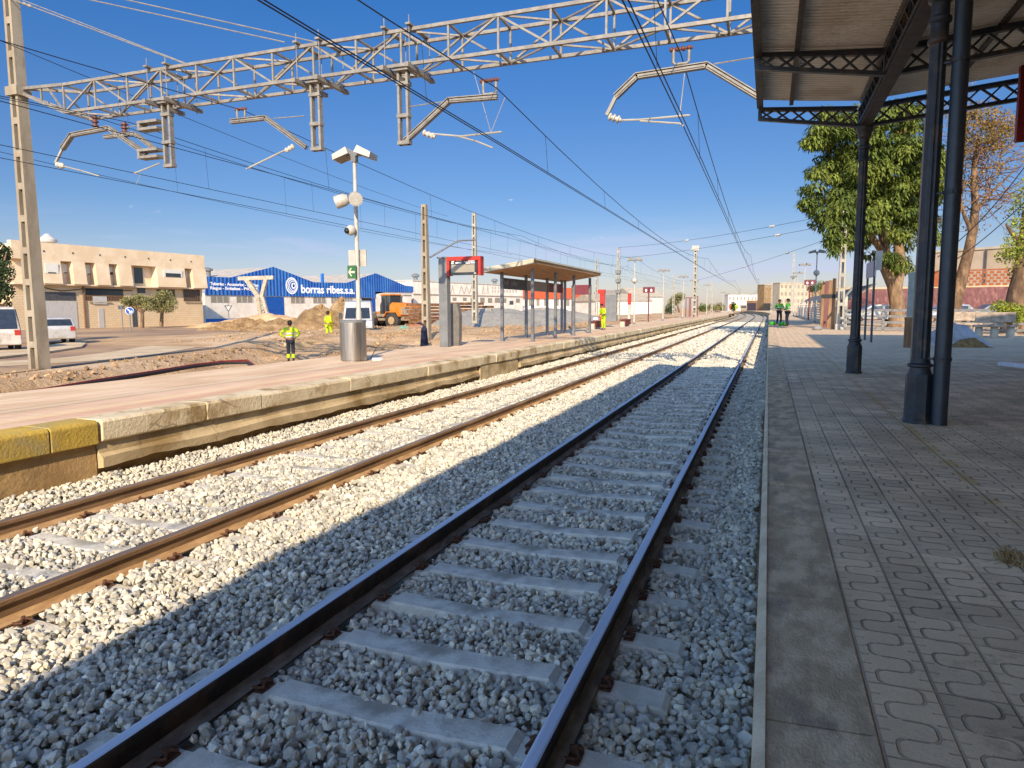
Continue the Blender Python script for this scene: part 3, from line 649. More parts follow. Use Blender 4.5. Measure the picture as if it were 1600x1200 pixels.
# arm over the near track
a=arm([G(1187,152),G(1104,102),G(995,119),G(963,150)],.125,ga); p=G(1064,102); uclamp(p[0],p[2]+.03,15.5,a,1.0)
b=MB(); b.bar(G(963,150),G(948,180),.07,.07); b.tube([G(968,188),G(1000,187),G(1078,180)],.022,6); b.tube([G(1000,189),G(1062,193),G(1068,197)],.02,6); b.tube([G(1062,181),G(1070,112)],.010,5); b.build('registration_arm',m_mast2,a)
b=MB(); ins_stack(b,G(951,182),G(970,188),.085,3); b.build('insulator',m_insw,a,smooth=40)
b=MB(); b.tube([G(1116,100),G(1190,88),G(1240,78)],.016,5); b.build('tie_rod',m_galv,a)
# arms on the left post over the two yard tracks
a=arm([G(228,240),G(170,200),G(112,211),G(98,232)],.12,ga)
b=MB(); b.bar(G(98,232),G(87,254),.06,.06); b.tube([G(96,259),G(125,266),G(155,275)],.02,6); b.build('registration_arm',m_mast2,a)
b=MB(); ins_stack(b,G(89,257),G(100,260),.09,2); b.build('insulator',m_insw,a,smooth=40)
b=MB(); ins_stack(b,G(149,199),G(148,180),.10,3); b.build('insulator',m_ins,a,smooth=40)
a=arm([G(244,234),G(211,209),G(164,214)],.10,ga)
b=MB(); ins_stack(b,G(195,208),G(194,191),.10,3); b.build('insulator',m_ins,a,smooth=40)
b=MB(); b.tube([G(250,255),G(230,263),G(209,271)],.02,6); b.tube([G(209,271),G(219,273),G(213,288)],.008,4); b.build('registration_arm',m_mast2,a)
b=MB(); b.tube([G(198,199),G(225,194)],.016,5); b.build('tie_rod',m_galv,a)
for py_ in (198,242):
    b=MB(); p=G(238,py_); b.boxb(p[0]-.42,p[0]+.3,15.36,15.66,p[2]-.1,p[2]-.03); b.boxb(p[0]-.42,p[0]+.3,15.36,15.66,p[2]+.09,p[2]+.16); b.boxb(p[0]-.42,p[0]-.34,15.37,15.65,p[2]-.03,p[2]+.09); b.build('arm_bracket',m_galv,ga)
top=Vector((-21.85,15.55,11.25))
for q in (gy(290,100,15.35),gy(445,66,15.35),gy(512,70,15.35)):
    b=MB(); t2=top+Vector((0,0,.0 if q.x<-14 else .45+.25*(q.x>-11)))
    b.tube([t2,q],.016,5)
    if q.x<-14: b.tube([t2+Vector((0,.06,.1)),q+Vector((0,.06,.02))],.014,5)
    ins_stack(b,t2.lerp(q,.10),t2.lerp(q,.16),.05,2)
    b.build('stay_wire',m_galv,ga)
# ------------------------------------------------------------------ overhead wires
m_wire=M('wire','#2a2a2c','#222226',9,.6,metal=.3)
def catline(label,Xs,zc,zm,supports,rad=.011,two=True,ndrop=8,sag=.95,end=None):
    p0=supports[1]; t=thing('overhead_wire',label,'overhead wire',(Xs,15.5,zc),world=True,group='overhead contact lines of the station')
    b=MB(); stag=lambda i:(.14 if i%2 else -.14)
    cpts=[(Xs+stag(i)*.6+curve_x(y),y,zc) for i,y in enumerate(supports)]
    b.tube(cpts,rad,5)
    if two: b.tube([(p[0]+.07,p[1],p[2]) for p in cpts],rad,5)
    b.build('contact_wire',m_wire,t)
    b=MB(); mp=[]
    for i in range(len(supports)-1):
        y0,y1=supports[i],supports[i+1]; L=y1-y0; s=min(zm-zc-.25,sag*(L/58)**2)
        for k in range(13): f=k/12; mp.append((Xs+.03+curve_x(y0+f*L),y0+f*L,zm-4*s*f*(1-f)))
    b.tube(mp,rad*1.1,5); b.build('messenger_wire',m_wire,t)
    for i in range(len(supports)-1):
        y0,y1=supports[i],supports[i+1]; L=y1-y0; s=min(zm-zc-.25,sag*(L/58)**2)
        if y1<0 or y0>100: continue
        for k in range(1,ndrop+1):
            f=(k-.5)/ndrop; y=y0+f*L; xx=Xs+(stag(i)*(1-f)+stag(i+1)*f)*.6
            if y<8: continue
            d=MB(); d.tube([(xx+.035+curve_x(y),y,zc),(Xs+.03+curve_x(y),y,zm-4*s*f*(1-f))],.0055,4); d.build('dropper',m_wire,t)
catline('twin contact wire and messenger over the sunlit far track',-6.05,5.62,6.88,[-44,15.5,75,135,195,260,330])
catline('twin contact wire and messenger straight above the shaded near track',-1.92,5.70,7.10,[-44,15.5,75,135,195,260,330])
catline('contact line on the arm over the nearer yard siding, left of the far platform',-13.2,5.62,7.08,[-44,15.5,73,135,200],.009,False)
catline('contact line on the short upper arm over the middle yard siding',-17.2,5.75,7.15,[-44,15.5,49,90,150],.009,False,6,1.1)
catline('outermost contact line on the long bent arm beside the left mast',-18.5,5.72,7.42,[-44,15.5,49,90,150],.009,False,6,1.1)
def wirething(label,pts,sag,r=.010,ins=()):
    a,c=Vector(pts[0]),Vector(pts[1]); t=thing('span_wire',label,'span wire',a,world=True)
    b=MB(); b.tube([a.lerp(c,f/10)-Vector((0,0,sag*4*(f/10)*(1-f/10))) for f in range(11)],r,5); b.build('wire',m_wire,t)
    if ins:
        for f in ins:
            p=a.lerp(c,f)-Vector((0,0,sag*4*f*(1-f))); d=(c-a).normalized(); b=MB(); ins_stack(b,p-d*.28,p+d*.28,.07,4)
            b.build('insulator',m_insw,t,smooth=40)
    return t
MR=Vector((3.75,43.0,.55)); M3=gd(965,497,73)
wirething('topmost span wire between the white mast and the mast by the big tree',[(M3.x,M3.y,8.1),(MR.x,MR.y,7.05)],.3,.012,(.45,.8))
wirething('middle span wire with insulators right of the white far mast',[(M3.x,M3.y,7.0),(MR.x,MR.y,6.5)],.25,.012,(.48,.82))
wirething('lowest span wire rising to the mast by the big green tree',[(-9.5,96,5.4),(MR.x,MR.y,5.9)],.2,.012,(.55,.8))
wirething('slack cable climbing behind the bare reddish tree',[gd(1465,402,30),gd(1640,205,26)],.5,.02)
wirething('second slack cable climbing below the first behind the bare tree',[gd(1455,430,34),gd(1660,255,28)],.4,.02)
wirething('thin feeder cable crossing the top left sky behind the gantry mast',[gd(-150,0,16),gd(700,338,60)],.3,.010)
wirething('dark twin cable swaying above the lamp by the bin',[gd(-200,190,22),gd(800,398,70)],.5,.010)
# ------------------------------------------------------------------ people
m_skin=M('skin','#8d5f45','#7d523b',8,.6); m_hair=M('dark hair','#1e1712','#15100d',30,.7)
m_hiv=M('hi vis yellow','#aec414','#98ae10',8,.75); m_navy=M('navy workwear','#20232f','#181b26',8,.9); m_hivg=M('hi vis green','#3f9a2e','#357f28',8,.8)
m_refl=M('reflective tape','#c9c9c4','#b5b5b0',9,.4); m_boot=M('boot','#2a2420','#1f1a17',9,.8); m_glove=M('glove','#3a3a34','#2b2b28',9,.9)
def skin(name,verts,edges,mat,parent,root=0):
    me=bpy.data.meshes.new(name); me.from_pydata([v[:3] for v in verts],edges,[]); o=bpy.data.objects.new(name,me); COL.objects.link(o)
    md=o.modifiers.new('skin','SKIN'); md.use_smooth_shade=True
    for i,v in enumerate(verts):
        s=me.skin_vertices[0].data[i]; r=v[3]; s.radius=(r,v[4] if len(v)>4 else r); s.use_root=(i==root)
    sd=o.modifiers.new('sub','SUBSURF'); sd.levels=1; sd.render_levels=1
    dg=bpy.context.evaluated_depsgraph_get(); m2=bpy.data.meshes.new_from_object(o.evaluated_get(dg)); o.modifiers.clear(); o.data=m2; m2.materials.clear(); m2.materials.append(mat)
    o.parent=parent; return o
def person(label,loc,rz,jacket,trouser,arms=((.30,-.02,1.12),(.24,.14,1.0)),arms2=None,legs=((.10,0,0),(-.10,0,0)),lean=0.0,band=None,shin=None,scale=1.0,hood=None):
    """facing local +Y; arms = elbow,hand for right side (x>0)"""
    t=thing('person',label,'person',loc,rz); t.scale=(scale,)*3
    L=lambda p,z0=.95:(p[0],p[1]+lean*max(0,p[2]-z0),p[2])
    hip=(0,0,.96); wa=L((0,0,1.10)); ch=L((0,0,1.34)); nk=L((0,0,1.50)); hd=L((0,.02,1.63)); tp=L((0,.02,1.74))
    a1=arms; a2=arms2 or tuple((-p[0],p[1],p[2]) for p in arms)
    V=[(*hip,.145,.11),(*wa,.14,.105),(*ch,.165,.115),(*nk,.058),(*L((0,.025,1.585)),.072,.085),(*L((0,.01,1.67)),.082,.10),(*L((0,0,1.735)),.055,.065)]
    E=[(0,1),(1,2),(2,3),(3,4),(4,5),(5,6)]; segs=[]
    for sgn,a in ((1,a1),(-1,a2)):
        i=len(V); sh=L((sgn*.19,0,1.42)); el=L(a[0]); ha=L(a[1])
        d=(Vector(ha)-Vector(el)).normalized(); w2=Vector(ha)+d*.02; f=Vector(ha)+d*.13
        V+=[(*sh,.062),(*el,.045),(*ha,.030),(*(Vector(ha)+d*.06),.036,.022)]
        E+=[(2,i),(i,i+1),(i+1,i+2),(i+2,i+3)]
        side=Vector((1,0,0)).cross(d); side=side.normalized() if side.length>.1 else Vector((0,1,0)); pal=Vector(ha)+d*.06; k=i+3
        for q,ln in ((-.032,.075),(-.011,.09),(.011,.085),(.032,.065)):
            V+=[(*(pal+side*q+d*.045),.010),(*(pal+side*q*1.15+d*ln+Vector((-sgn*.02,0,0))),.008)]; E+=[(k,len(V)-2),(len(V)-2,len(V)-1)]
        V+=[(*(pal-side*.05+d*.0),.011),(*(pal-side*.065+d*.035),.009)]; E+=[(k,len(V)-2),(len(V)-2,len(V)-1)]
        segs.append((sh,el,ha))
    lg=[]
    for sgn,p in ((1,legs[0]),(-1,legs[1])):
        i=len(V); h=(sgn*.09,0,.90); kn=((h[0]+p[0])/2+0,p[1]*.5+.05,.50+p[2]*.5); ak=(p[0],p[1]-.02,.09+p[2]); to=(p[0]+sgn*.03,p[1]+.15,.035+p[2])
        V+=[(*h,.088),(*kn,.060),(*ak,.042),(*to,.035)]; E+=[(0,i),(i,i+1),(i+1,i+2),(i+2,i+3)]; lg.append((h,kn,ak,to))
    body=skin('body',V,E,m_skin,t)
    # face: nose, ears and hair
    b=MB(); b.ball(L((0,.0,1.69)),.112,12,8,(.88,1.0,.80)); b.ball(L((0,-.035,1.64)),.095,12,8,(.92,.9,1.0)); b.build('hair',m_hair,t,smooth=180)
    b=MB(); b.ball(L((0,.118,1.63)),.016,8,6,(.8,1.3,1.2)); b.ball(L((.083,.01,1.63)),.022,8,6,(.5,.9,1.4)); b.ball(L((-.083,.01,1.63)),.022,8,6,(.5,.9,1.4)); b.build('nose_and_ears',m_skin,t,smooth=180)
    V=[(*L((0,0,.99)),.165,.13),(*wa,.165,.13),(*ch,.19,.14),(*L((0,0,1.47)),.085,.085)]; E=[(0,1),(1,2),(2,3)]
    for sh,el,ha in segs:
        i=len(V); V+=[(*sh,.082),(*el,.062),(*Vector(el).lerp(Vector(ha),.88),.05)]; E+=[(2,i),(i,i+1),(i+1,i+2)]
    skin('jacket',V,E,jacket,t)
    V=[(0,0,.97,.155,.125)]; E=[]
    for h,kn,ak,to in lg:
        i=len(V); V+=[(*h,.104),(*kn,.078),(*ak,.064)]; E+=[(0,i),(i,i+1),(i+1,i+2)]
    skin('trousers',V,E,trouser,t)
    for h,kn,ak,to in lg:
        skin('boot',[(ak[0],ak[1],ak[2]+.06,.055),(ak[0],ak[1],ak[2]-.02,.05),(*to,.045,.04)],[(0,1),(1,2)],m_boot,t)
        if shin: skin('legging',[(*Vector(kn).lerp(Vector(ak),.25),.088),(*Vector(kn).lerp(Vector(ak),.9),.08)],[(0,1)],shin,t)
    if band:
        for z,r in ((1.06,.182),(1.20,.188)): 
            b=MB(); b.lathe(L((0,0,0)),[(r,z),(r,z+.045)],18); o=b.build('reflective_band',m_refl,t,smooth=40); o.scale=(1,.80,1); o.location=(0,lean*.15,0)
    return t
p1=gz(455,566,-.36)
person('worker with hands on hips in yellow and navy jacket standing in the trench',(p1.x,p1.y,-.36),R(35),m_hiv,m_navy,arms=((.40,-.06,1.22),(.20,.06,1.02)),band=True,shin=m_hiv)
p2=gz(514,533,.02)
person('walking worker all in bright yellow beside the dirt heap',(p2.x,p2.y,.02),R(-15),m_hiv,m_hiv,arms=((.27,-.05,1.15),(.22,.16,1.05)),legs=((.1,.22,0),(-.1,-.18,.04)))
p3=gz(1217,507,.6)
person('left one of two workers in green vests talking far down the near platform',(p3.x,p3.y,.6),R(200),m_hivg,m_navy,arms=((.30,.02,1.16),(.08,.2,1.14)),band=True,scale=1.04,legs=((.14,0,0),(-.14,0,0)))
p4=gz(1230,510,.6)
person('right one of two workers in green vests, seen side on with black hood',(p4.x,p4.y,.6),R(70),m_hivg,m_navy,arms=((.27,.0,1.14),(.2,.18,1.08)),band=True,scale=1.04)
p5=gz(943,515.5,.6)
person('worker in yellow crouching beside the orange totem on the far platform',(p5.x,p5.y,.6),R(150),m_hiv,m_hiv,arms=((.26,.05,1.15),(.16,.2,1.06)),lean=.25,scale=.86)
for (qx,qy,lab) in ((1207,508,'left green tool bag on the paving by the two workers'),(1222,509,'right green tool bag on the paving by the two workers')):
    q=gz(qx,qy,.6); t=thing('tool_bag',lab,'bag',(q.x,q.y,.6),world=True); b=MB(); b.ball((q.x,q.y,.72),.24,10,7,(1.1,.7,.62)); b.build('bag_body',m_hivg,t,smooth=60)
    b=MB(); b.tube([(q.x-.15,q.y,.82),(q.x-.08,q.y,.95),(q.x+.08,q.y,.95),(q.x+.15,q.y,.82)],.015,6); b.build('handle',m_navy,t)
for (qx,qy,lab,mt) in ((1140,484,'tiny distant worker in orange by the bend of the track',M('orange cloth','#d4552a','#b84a24',8,.8)),(1150,484,'tiny distant worker in yellow beside the bend of the track',m_hiv)):
    q=gd(qx,qy,190); person(lab,(q.x,q.y,q.z-.2),R(180),mt,mt,scale=1.0)
# ------------------------------------------------------------------ far platform furniture
m_steel=M('brushed steel','#a99f94','#948a80',3,.34,metal=.9,stretch=(6,6,.3),bump=.05,bscale=30)
m_grey=M('grey steel paint','#706f6c','#636260',3,.5,spec=.4); m_greyd=M('dark grey','#4b4a49','#3d3c3c',4,.6)
m_fwhite=M('off white enamel','#aba497','#9b9486',4,.5,spec=.4); m_green=M('sign green','#2f5a33','#28502d',5,.6); m_arrow=M('arrow cream','#b9b79a','#a9a78a',6,.7)
m_lens=M('lamp lens','#6f6653','#5e5646',30,.35,spec=.5); m_fdark=M('dull lamp housing','#7a7264','#675f53',5,.6); m_black=M('black','#141414','#1c1c1c',6,.5)
bx=gz(553,564,.6); bx.z=.6
t=thing('litter_bin','brushed stainless steel cylinder bin on the far platform','bin',bx,world=True)
d=MB(); rr=.315; hb_=1.0
d.lathe(bx,[(rr-.02,.0),(rr-.02,.02),(rr,.03),(rr,hb_-.06),(rr-.004,hb_-.058)],40); d.build('steel_shell',m_steel,t,smooth=40)
d=MB(); d.lathe(bx,[(rr+.004,hb_-.06),(rr+.006,hb_-.01),(rr-.02,hb_),(rr-.06,hb_),(rr-.07,hb_-.08)],40); d.build('rim',m_grey,t,smooth=40)
d=MB(); d.lathe(bx+Vector((0,0,0)),[(rr-.075,hb_-.10),(rr-.075,hb_-.09)],24); d.build('opening',m_black,t)
def floodlight(mb_h,mb_l,c,dirx,tilt=R(22),s=1.0):
    c=Vector(c); m=Matrix.Rotation(dirx,3,'Z')@Matrix.Rotation(-tilt,3,'X')
    q=lambda x,y,z:c+m@Vector((x*s,y*s,z*s))
    mb_h.add([q(-.26,0,-.05),(q(.26,0,-.05)),q(.26,.42,-.05),q(-.26,.42,-.05),q(-.22,.02,.13),q(.22,.02,.13),q(.24,.40,.08),q(-.24,.40,.08)],[(0,3,2,1),(4,5,6,7),(0,1,5,4),(1,2,6,5),(2,3,7,6),(3,0,4,7)])
    mb_l.add([q(-.22,.03,-.056),q(.22,.03,-.056),q(.22,.39,-.056),q(-.22,.39,-.056)],[(0,3,2,1)])
def lamp_post(base,label,h=5.05,horns=False,group='floodlight posts along the platforms',small=False,ry=0.0):
    hs=1.02 if horns else 1.15; hm=m_fwhite if horns else m_fdark; tl=R(20) if horns else R(9)
    t=thing('lamp_post',label,'lamp post',base,world=True,group=group); B=Vector(base)
    b=MB(); b.tube([B,B+Vector((0,0,1.2)),B+Vector((0,0,1.25)),B+Vector((0,0,h))],[.075,.07,.058,.045],12); b.build('pole',m_fwhite,t,smooth=50)
    b=MB(); b.lathe(B,[(.16,0),(.16,.03),(.09,.05),(.09,.14)],12); b.build('base_plate',m_grey,t)
    T=B+Vector((0,0,h)); b=MB(); b.box(T+Vector((0,0,.05)),(.40,.12,.09)); b.box(T+Vector((0,0,-.06)),(.13,.13,.16)); b.build('lamp_bracket',m_grey,t)
    for a,off in ((R(100)+ry,(-.12,.06,.10)),(R(-80)+ry,(.12,-.02,.10))):
        hbm,lbm=MB(),MB(); floodlight(hbm,lbm,T+Vector(off),a,tl,hs); o=hbm.build('floodlight',hm,t); lbm.build('lens',m_lens,o)
    if horns:
        for dx,dy,px_ in ((-.28,-.10,-1),(.22,-.22,1)):
            c=B+Vector((dx*.5,dy,3.98)); e=c+Vector((dx*1.0,dy*1.3,-.10)); b=MB(); b.tube([c,c.lerp(e,.3),e],[.10,.155,.165],16); o=b.build('loudspeaker',m_fwhite,t,smooth=40)
            b=MB(); b.tube([e,e+(e-c).normalized()*.01],[.14,.14],16); b.build('speaker_grille',M('grille','#a9a294'),o)
        b=MB(); b.ball(B+Vector((-.05,-.17,3.2)),.13,12,8); o=b.build('camera_dome',m_fwhite,t,smooth=180); b=MB(); b.ball(B+Vector((-.09,-.27,3.18)),.075,10,7); b.build('camera_eye',m_black,o,smooth=180)
    return t
lb0=Vector((bx.x-.22,bx.y+.62,.6))
L0=lamp_post(lb0,'tall floodlight post with two loudspeakers, green arrow sign and blank panel behind the steel bin',5.0,True)
def pos(px,py,Y): p=gy(px,py,Y); return p
a,c=gy(545,391,lb0.y+.12),gy(573,416,lb0.y+.12); b=MB(); b.boxb(a.x,c.x,lb0.y+.10,lb0.y+.13,c.z,a.z); o=b.build('blank_panel',m_fwhite,L0)
a,c=gy(543,415,lb0.y-.12),gy(557,435,lb0.y-.12); b=MB(); b.boxb(a.x,c.x,lb0.y-.13,lb0.y-.10,c.z,a.z); o=b.build('arrow_sign',m_green,L0)
w_,h_=c.x-a.x,a.z-c.z; mx,mz=(a.x+c.x)/2,(a.z+c.z)/2; yq=lb0.y-.136
b=MB(); b.prism([(mx-w_*.40,yq,mz),(mx-w_*.05,yq,mz+h_*.34),(mx+w_*.02,yq,mz+h_*.26),(mx-w_*.16,yq,mz+h_*.07),(mx+w_*.36,yq,mz+h_*.07),(mx+w_*.36,yq,mz-h_*.09),(mx-w_*.16,yq,mz-h_*.09),(mx+w_*.02,yq,mz-h_*.28),(mx-w_*.05,yq,mz-h_*.36)],(0,-.004,0)); b.build('arrow',m_arrow,o)
ordn=['first slim floodlight post past the shelter, with one round speaker','second slim floodlight post past the shelter','third slim floodlight post past the shelter, by the red frames','fourth slim floodlight post, just right of the red frames','fifth slim floodlight post past the shelter','sixth slim floodlight post, near the bend of the track','last tiny floodlight post where the track bends']
for lab,(hx,hy) in zip(ordn,[(992,405),(1037,422),(1068,432),(1085,438),(1105,445),(1130,457),(1138,459)]):
    p=gx(hx,hy,-9.9); h=p.z-.6-.1
    t=lamp_post((p.x,p.y,.6),lab,h)
    if hx==992:
        b=MB(); b.ball((p.x,p.y-.1,4.0),.24,12,8,(1,1,.9)); b.build('loudspeaker',m_fwhite,t,smooth=180)
for lab,(hx,hy) in zip(['nearest floodlight post on the right hand platform, with round speaker','second floodlight post on the right hand platform','third floodlight post on the right hand platform','farthest floodlight post on the right hand platform'],[(1277,393),(1258,413),(1247,426),(1242,432)]):
    p=gx(hx,hy,3.5); t=lamp_post((p.x,p.y,.6),lab,p.z-.6-.1)
    if hx==1277: b=MB(); b.ball((p.x,p.y-.1,4.6),.24,12,8,(1,1,1)); b.build('loudspeaker',m_fwhite,t,smooth=180)
# information display
m_redo=M('red frame','#a82a1a','#982618',4,.5,spec=.4); m_screen=M('screen','#1d1d1f','#242426',5,.25,spec=.5); m_lcd=M('lcd','#8d8472','#847b6a',3,.4)
m_txt=M('white lettering','#e6e4de','#dcdad4',5,.7)
bp=gz(697,542,.6); yq=bp.y
t=thing('platform_display','grey pillar carrying a red framed departures screen on the far platform','display',(bp.x,yq,.6),world=True)
zt=gy(697,404,yq).z; b=MB(); b.boxb(bp.x-.17,bp.x+.13,yq-.14,yq+.14,.6,zt); b.boxb(bp.x-.22,bp.x+.16,yq-.16,yq+.16,zt,zt+.05); b.build('pillar',m_grey,t,bevel=.012)
A_=gy(695,402,yq-.05); B_=gy(753,430,yq-.05); xa,xb,za,zb=bp.x+.132,B_.x,B_.z,A_.z
b=MB(); f=.10; y0,y1=yq-.17,yq+.12
b.boxb(xa,xb,y0,y1,zb-f*1.3,zb); b.boxb(xa,xa+f,y0,y1,za,zb-f*1.3); b.boxb(xb-f,xb,y0,y1,za,zb-f*1.3); o=b.build('frame',m_redo,t,bevel=.01)
b=MB(); b.boxb(xa+f,xb-f-.04,yq-.12,yq+.1,za+.02,zb-f*1.3-.005); s=b.build('screen',m_screen,t)
H=zb-za; W=xb-xa
b=MB(); b.boxb(xa+f+.06,xb-f-.12,yq-.128,yq-.12,za+.17*H,za+.58*H); b.build('display_area',m_lcd,s)
b=MB()
for u0,u1,v0,v1 in ((.14,.22,.73,.80),(.14,.2,.62,.70),(.28,.46,.76,.83),(.26,.44,.64,.70),(.52,.60,.70,.73),(.62,.82,.73,.79),(.56,.70,.63,.67),(.72,.82,.63,.69),(.80,.86,.10,.13)):
    b.boxb(xa+u0*W,xa+u1*W,yq-.134,yq-.128,za+v0*H,za+v1*H)
b.build('small_print',m_txt,s)
tp=gz(712,540,.6); t=thing('ticket_validator','low grey totem with slanted top beside the display pillar','totem',(tp.x,tp.y,.6),world=True)
zt=gy(712,474,tp.y).z; b=MB(); b.prism([(tp.x-.19,tp.y-.12,.6),(tp.x+.17,tp.y-.12,.6),(tp.x+.20,tp.y-.12,.6+(zt-.6)*.72),(tp.x+.12,tp.y-.12,zt-.03),(tp.x+.05,tp.y-.12,zt),(tp.x-.10,tp.y-.12,zt),(tp.x-.17,tp.y-.12,zt-.10)],(0,.26,0)); b.build('cabinet',M('taupe','#6d675f','#605a53'),t,bevel=.012)
b=MB(); b.boxb(tp.x-.19,tp.y and tp.x-.13,tp.y-.126,tp.y-.12,.6,1.25); b.build('red_stripe',m_redo,t)
# shelter
sx0,sx1=-8.45,-9.72; sh=thing('platform_shelter','open platform shelter with tan flat roof on grey posts and a dark name board','shelter',(-9.1,24.3,.6),world=True)
m_tan=M('tan soffit','#a9825a','#957049',1.5,.8,stretch=(6,.4,1),bump=.2,bscale=10); m_cream=M('cream fascia','#b9ae94','#a99e84',3,.7); m_mar=M('maroon board','#6d2a30','#61252b',4,.6); m_tanb=M('tan board','#8d7c69','#80705e',4,.6); m_gb=M('graphite board','#4c4a49','#434140',4,.6); m_post=M('shelter post','#757473','#666565',4,.45,metal=.4)
fy=[gx(c_,r_,sx0).y for c_,r_ in ((832,400),(868,400),(897,400),(922,400))]; byy=[gx(c_,r_,sx1).y for c_,r_ in ((784,400),(822,400),(855,400),(878,400),(883,400))]
for xx,ys in ((sx0,fy),(sx1,byy)):
    for y in ys:
        b=MB(); r=.055; b.boxb(xx-r,xx+r,y-r,y+r,.6,3.36); b.boxb(xx-.1,xx+.1,y-.1,y+.1,.6,.615); b.build('post',m_post,sh)
ya,yb=fy[0]-1.05,fy[3]+.9
b=MB(); b.prism([(-8.05,ya,3.62),(-10.15,ya,3.30),(-10.15,ya,3.345),(-8.05,ya,3.665)],(0,yb-ya,0)); b.build('roof_slab',m_cream,sh)
b=MB(); b.prism([(-8.10,ya+.04,3.50),(-10.1,ya+.04,3.20),(-10.1,ya+.04,3.298),(-8.10,ya+.04,3.605)],(0,yb-ya-.08,0)); b.build('soffit',m_tan,sh)
b=MB(); b.prism([(-8.06,ya-.012,3.49),(-10.14,ya-.012,3.19),(-10.14,ya-.012,3.29),(-8.06,ya-.012,3.61)],(0,.05,0)); b.build('end_fascia',m_cream,sh)
zt_=gx(795,420,sx1).z; zb_=gx(795,434,sx1).z
for i,(y0,y1,mt) in enumerate(((byy[0]+.03,byy[1]-.06,m_gb),(byy[1]+.06,byy[2]-.06,m_tanb),(byy[2]+.06,byy[3]-.06,m_mar))):
    b=MB(); b.boxb(sx1-.03,sx1+.03,y0,y1,2.62,3.05); b.build('name_board',mt,sh)
b=MB()
for k,(o_,w_) in enumerate(((.20,.10),(.34,.05),(.42,.05),(.52,.12),(.95,.10),(1.10,.10),(1.24,.10),(1.38,.12),(1.54,.10))): b.boxb(sx1+.03,sx1+.036,byy[0]+o_,byy[0]+o_+w_*.8,2.78,2.78+(.13 if k%3 else .19))
b.build('board_lettering',M('dull lettering','#8c8479','#80786d'),sh)
# benches and totems along the far platform
m_maroon=M('maroon bench','#6d2b24','#5c241f',5,.7); m_cleg=M('bench leg','#b5aa98','#a59a88',5,.8)
def far_bench(px,py,lab,W=1.5):
    p=gz(px,py,.6); t=thing('bench',lab,'bench',(p.x,p.y,.6),world=True,group='maroon benches on the far platform')
    b=MB(); b.boxb(p.x-.25,p.x+.22,p.y-W/2,p.y+W/2,1.02,1.09); b.boxb(p.x+.14,p.x+.2,p.y-W/2+.03,p.y+W/2-.03,.72,1.02); b.build('seat',m_maroon,t,bevel=.01)
    for s in (-1,1): b=MB(); b.boxb(p.x-.2,p.x+.12,p.y+s*(W/2-.2)-.06,p.y+s*(W/2-.2)+.06,.6,1.02); b.build('leg',m_cleg,t)
    return p
p=far_bench(931,514,'maroon bench with a white bag on it at the end of the shelter',1.9)
t=thing('bag','white plastic bag lying on the maroon bench','bag',(p.x,p.y,1.09),world=True); b=MB(); b.ball((p.x,p.y-.1,1.2),.22,9,6,(.8,1.3,.55)); b.build('plastic',m_txt,t,smooth=60)
far_bench(977,510,'empty maroon bench in front of the slim red and white totem',1.9)
def totem(px,py,ptop,w,mats,lab,name='totem',dd=.25):
    p=gz(px,py,.6); zt=gy(px,ptop,p.y).z; t=thing(name,lab,'totem',(p.x,p.y,.6),world=True)
    b=MB(); b.boxb(p.x-w/2,p.x+w/2,p.y-dd/2,p.y+dd/2,.6,zt); b.build('column',mats[0],t,bevel=.02)
    return p,zt,t
p,zt,t=totem(941,511,459,.34,[m_redo],'orange red totem with a grey side panel behind the crouching worker')
b=MB(); b.boxb(p.x+.18,p.x+.95,p.y-.05,p.y+.1,1.0,zt-.05); b.build('side_panel',m_grey,t); b=MB(); b.boxb(p.x-.3,p.x+.175,p.y-.15,p.y+.15,zt,zt+.28); b.build('head',m_redo,t)
p,zt,t=totem(983,500,476,.28,[m_fwhite],'slim white totem with a red head behind the second bench'); b=MB(); b.boxb(p.x-.16,p.x+.18,p.y-.13,p.y+.13,zt,zt+1.2); b.build('head',m_redo,t)
p,zt,t=totem(895,515,446,.13,[m_greyd],'second departures screen with maroon frame behind the shelter'); b=MB(); b.boxb(p.x+.07,p.x+1.1,p.y-.1,p.y+.1,zt-.55,zt+.02); b.build('screen',m_mar,t)
b=MB(); q=gz(913,517,.6); b.boxb(p.x+1.0,p.x+1.1,p.y-.05,p.y+.05,.6,zt-.56); b.build('leg',m_greyd,t)
def winged(px,py,ptop,lab,pw):
    p=gz(px,py,.6); s=p.y/1160; zt=1.85+(481-ptop)*s; t=thing('platform_sign',lab,'sign',(p.x,p.y,.6),world=True)
    b=MB(); b.tube([p,(p.x,p.y,zt)],.06,8); b.build('post',m_mar,t)
    for s_ in (-1,1):
        b=MB(); b.boxb(min(p.x+s_*.07,p.x+s_*pw),max(p.x+s_*.07,p.x+s_*pw),p.y-.06,p.y+.06,zt-pw*.95,zt); o=b.build('panel',m_mar,t); b=MB(); cxx=p.x+s_*pw*.45; b.lathe2((cxx,p.y-.065,zt-pw*.55),pw*.17,8,6,(1,.1,1.5)); b.build('pictogram',m_txt,o)
    b=MB(); b.boxb(p.x-pw,p.x+pw,p.y-.07,p.y+.07,zt,zt+.06); b.build('top_bar',m_grey,t)
winged(1013,503,447,'maroon double winged sign on a dark post in front of the white houses',.52)
winged(1263,500,440,'pale red sign board behind the right hand platform posts',.5)
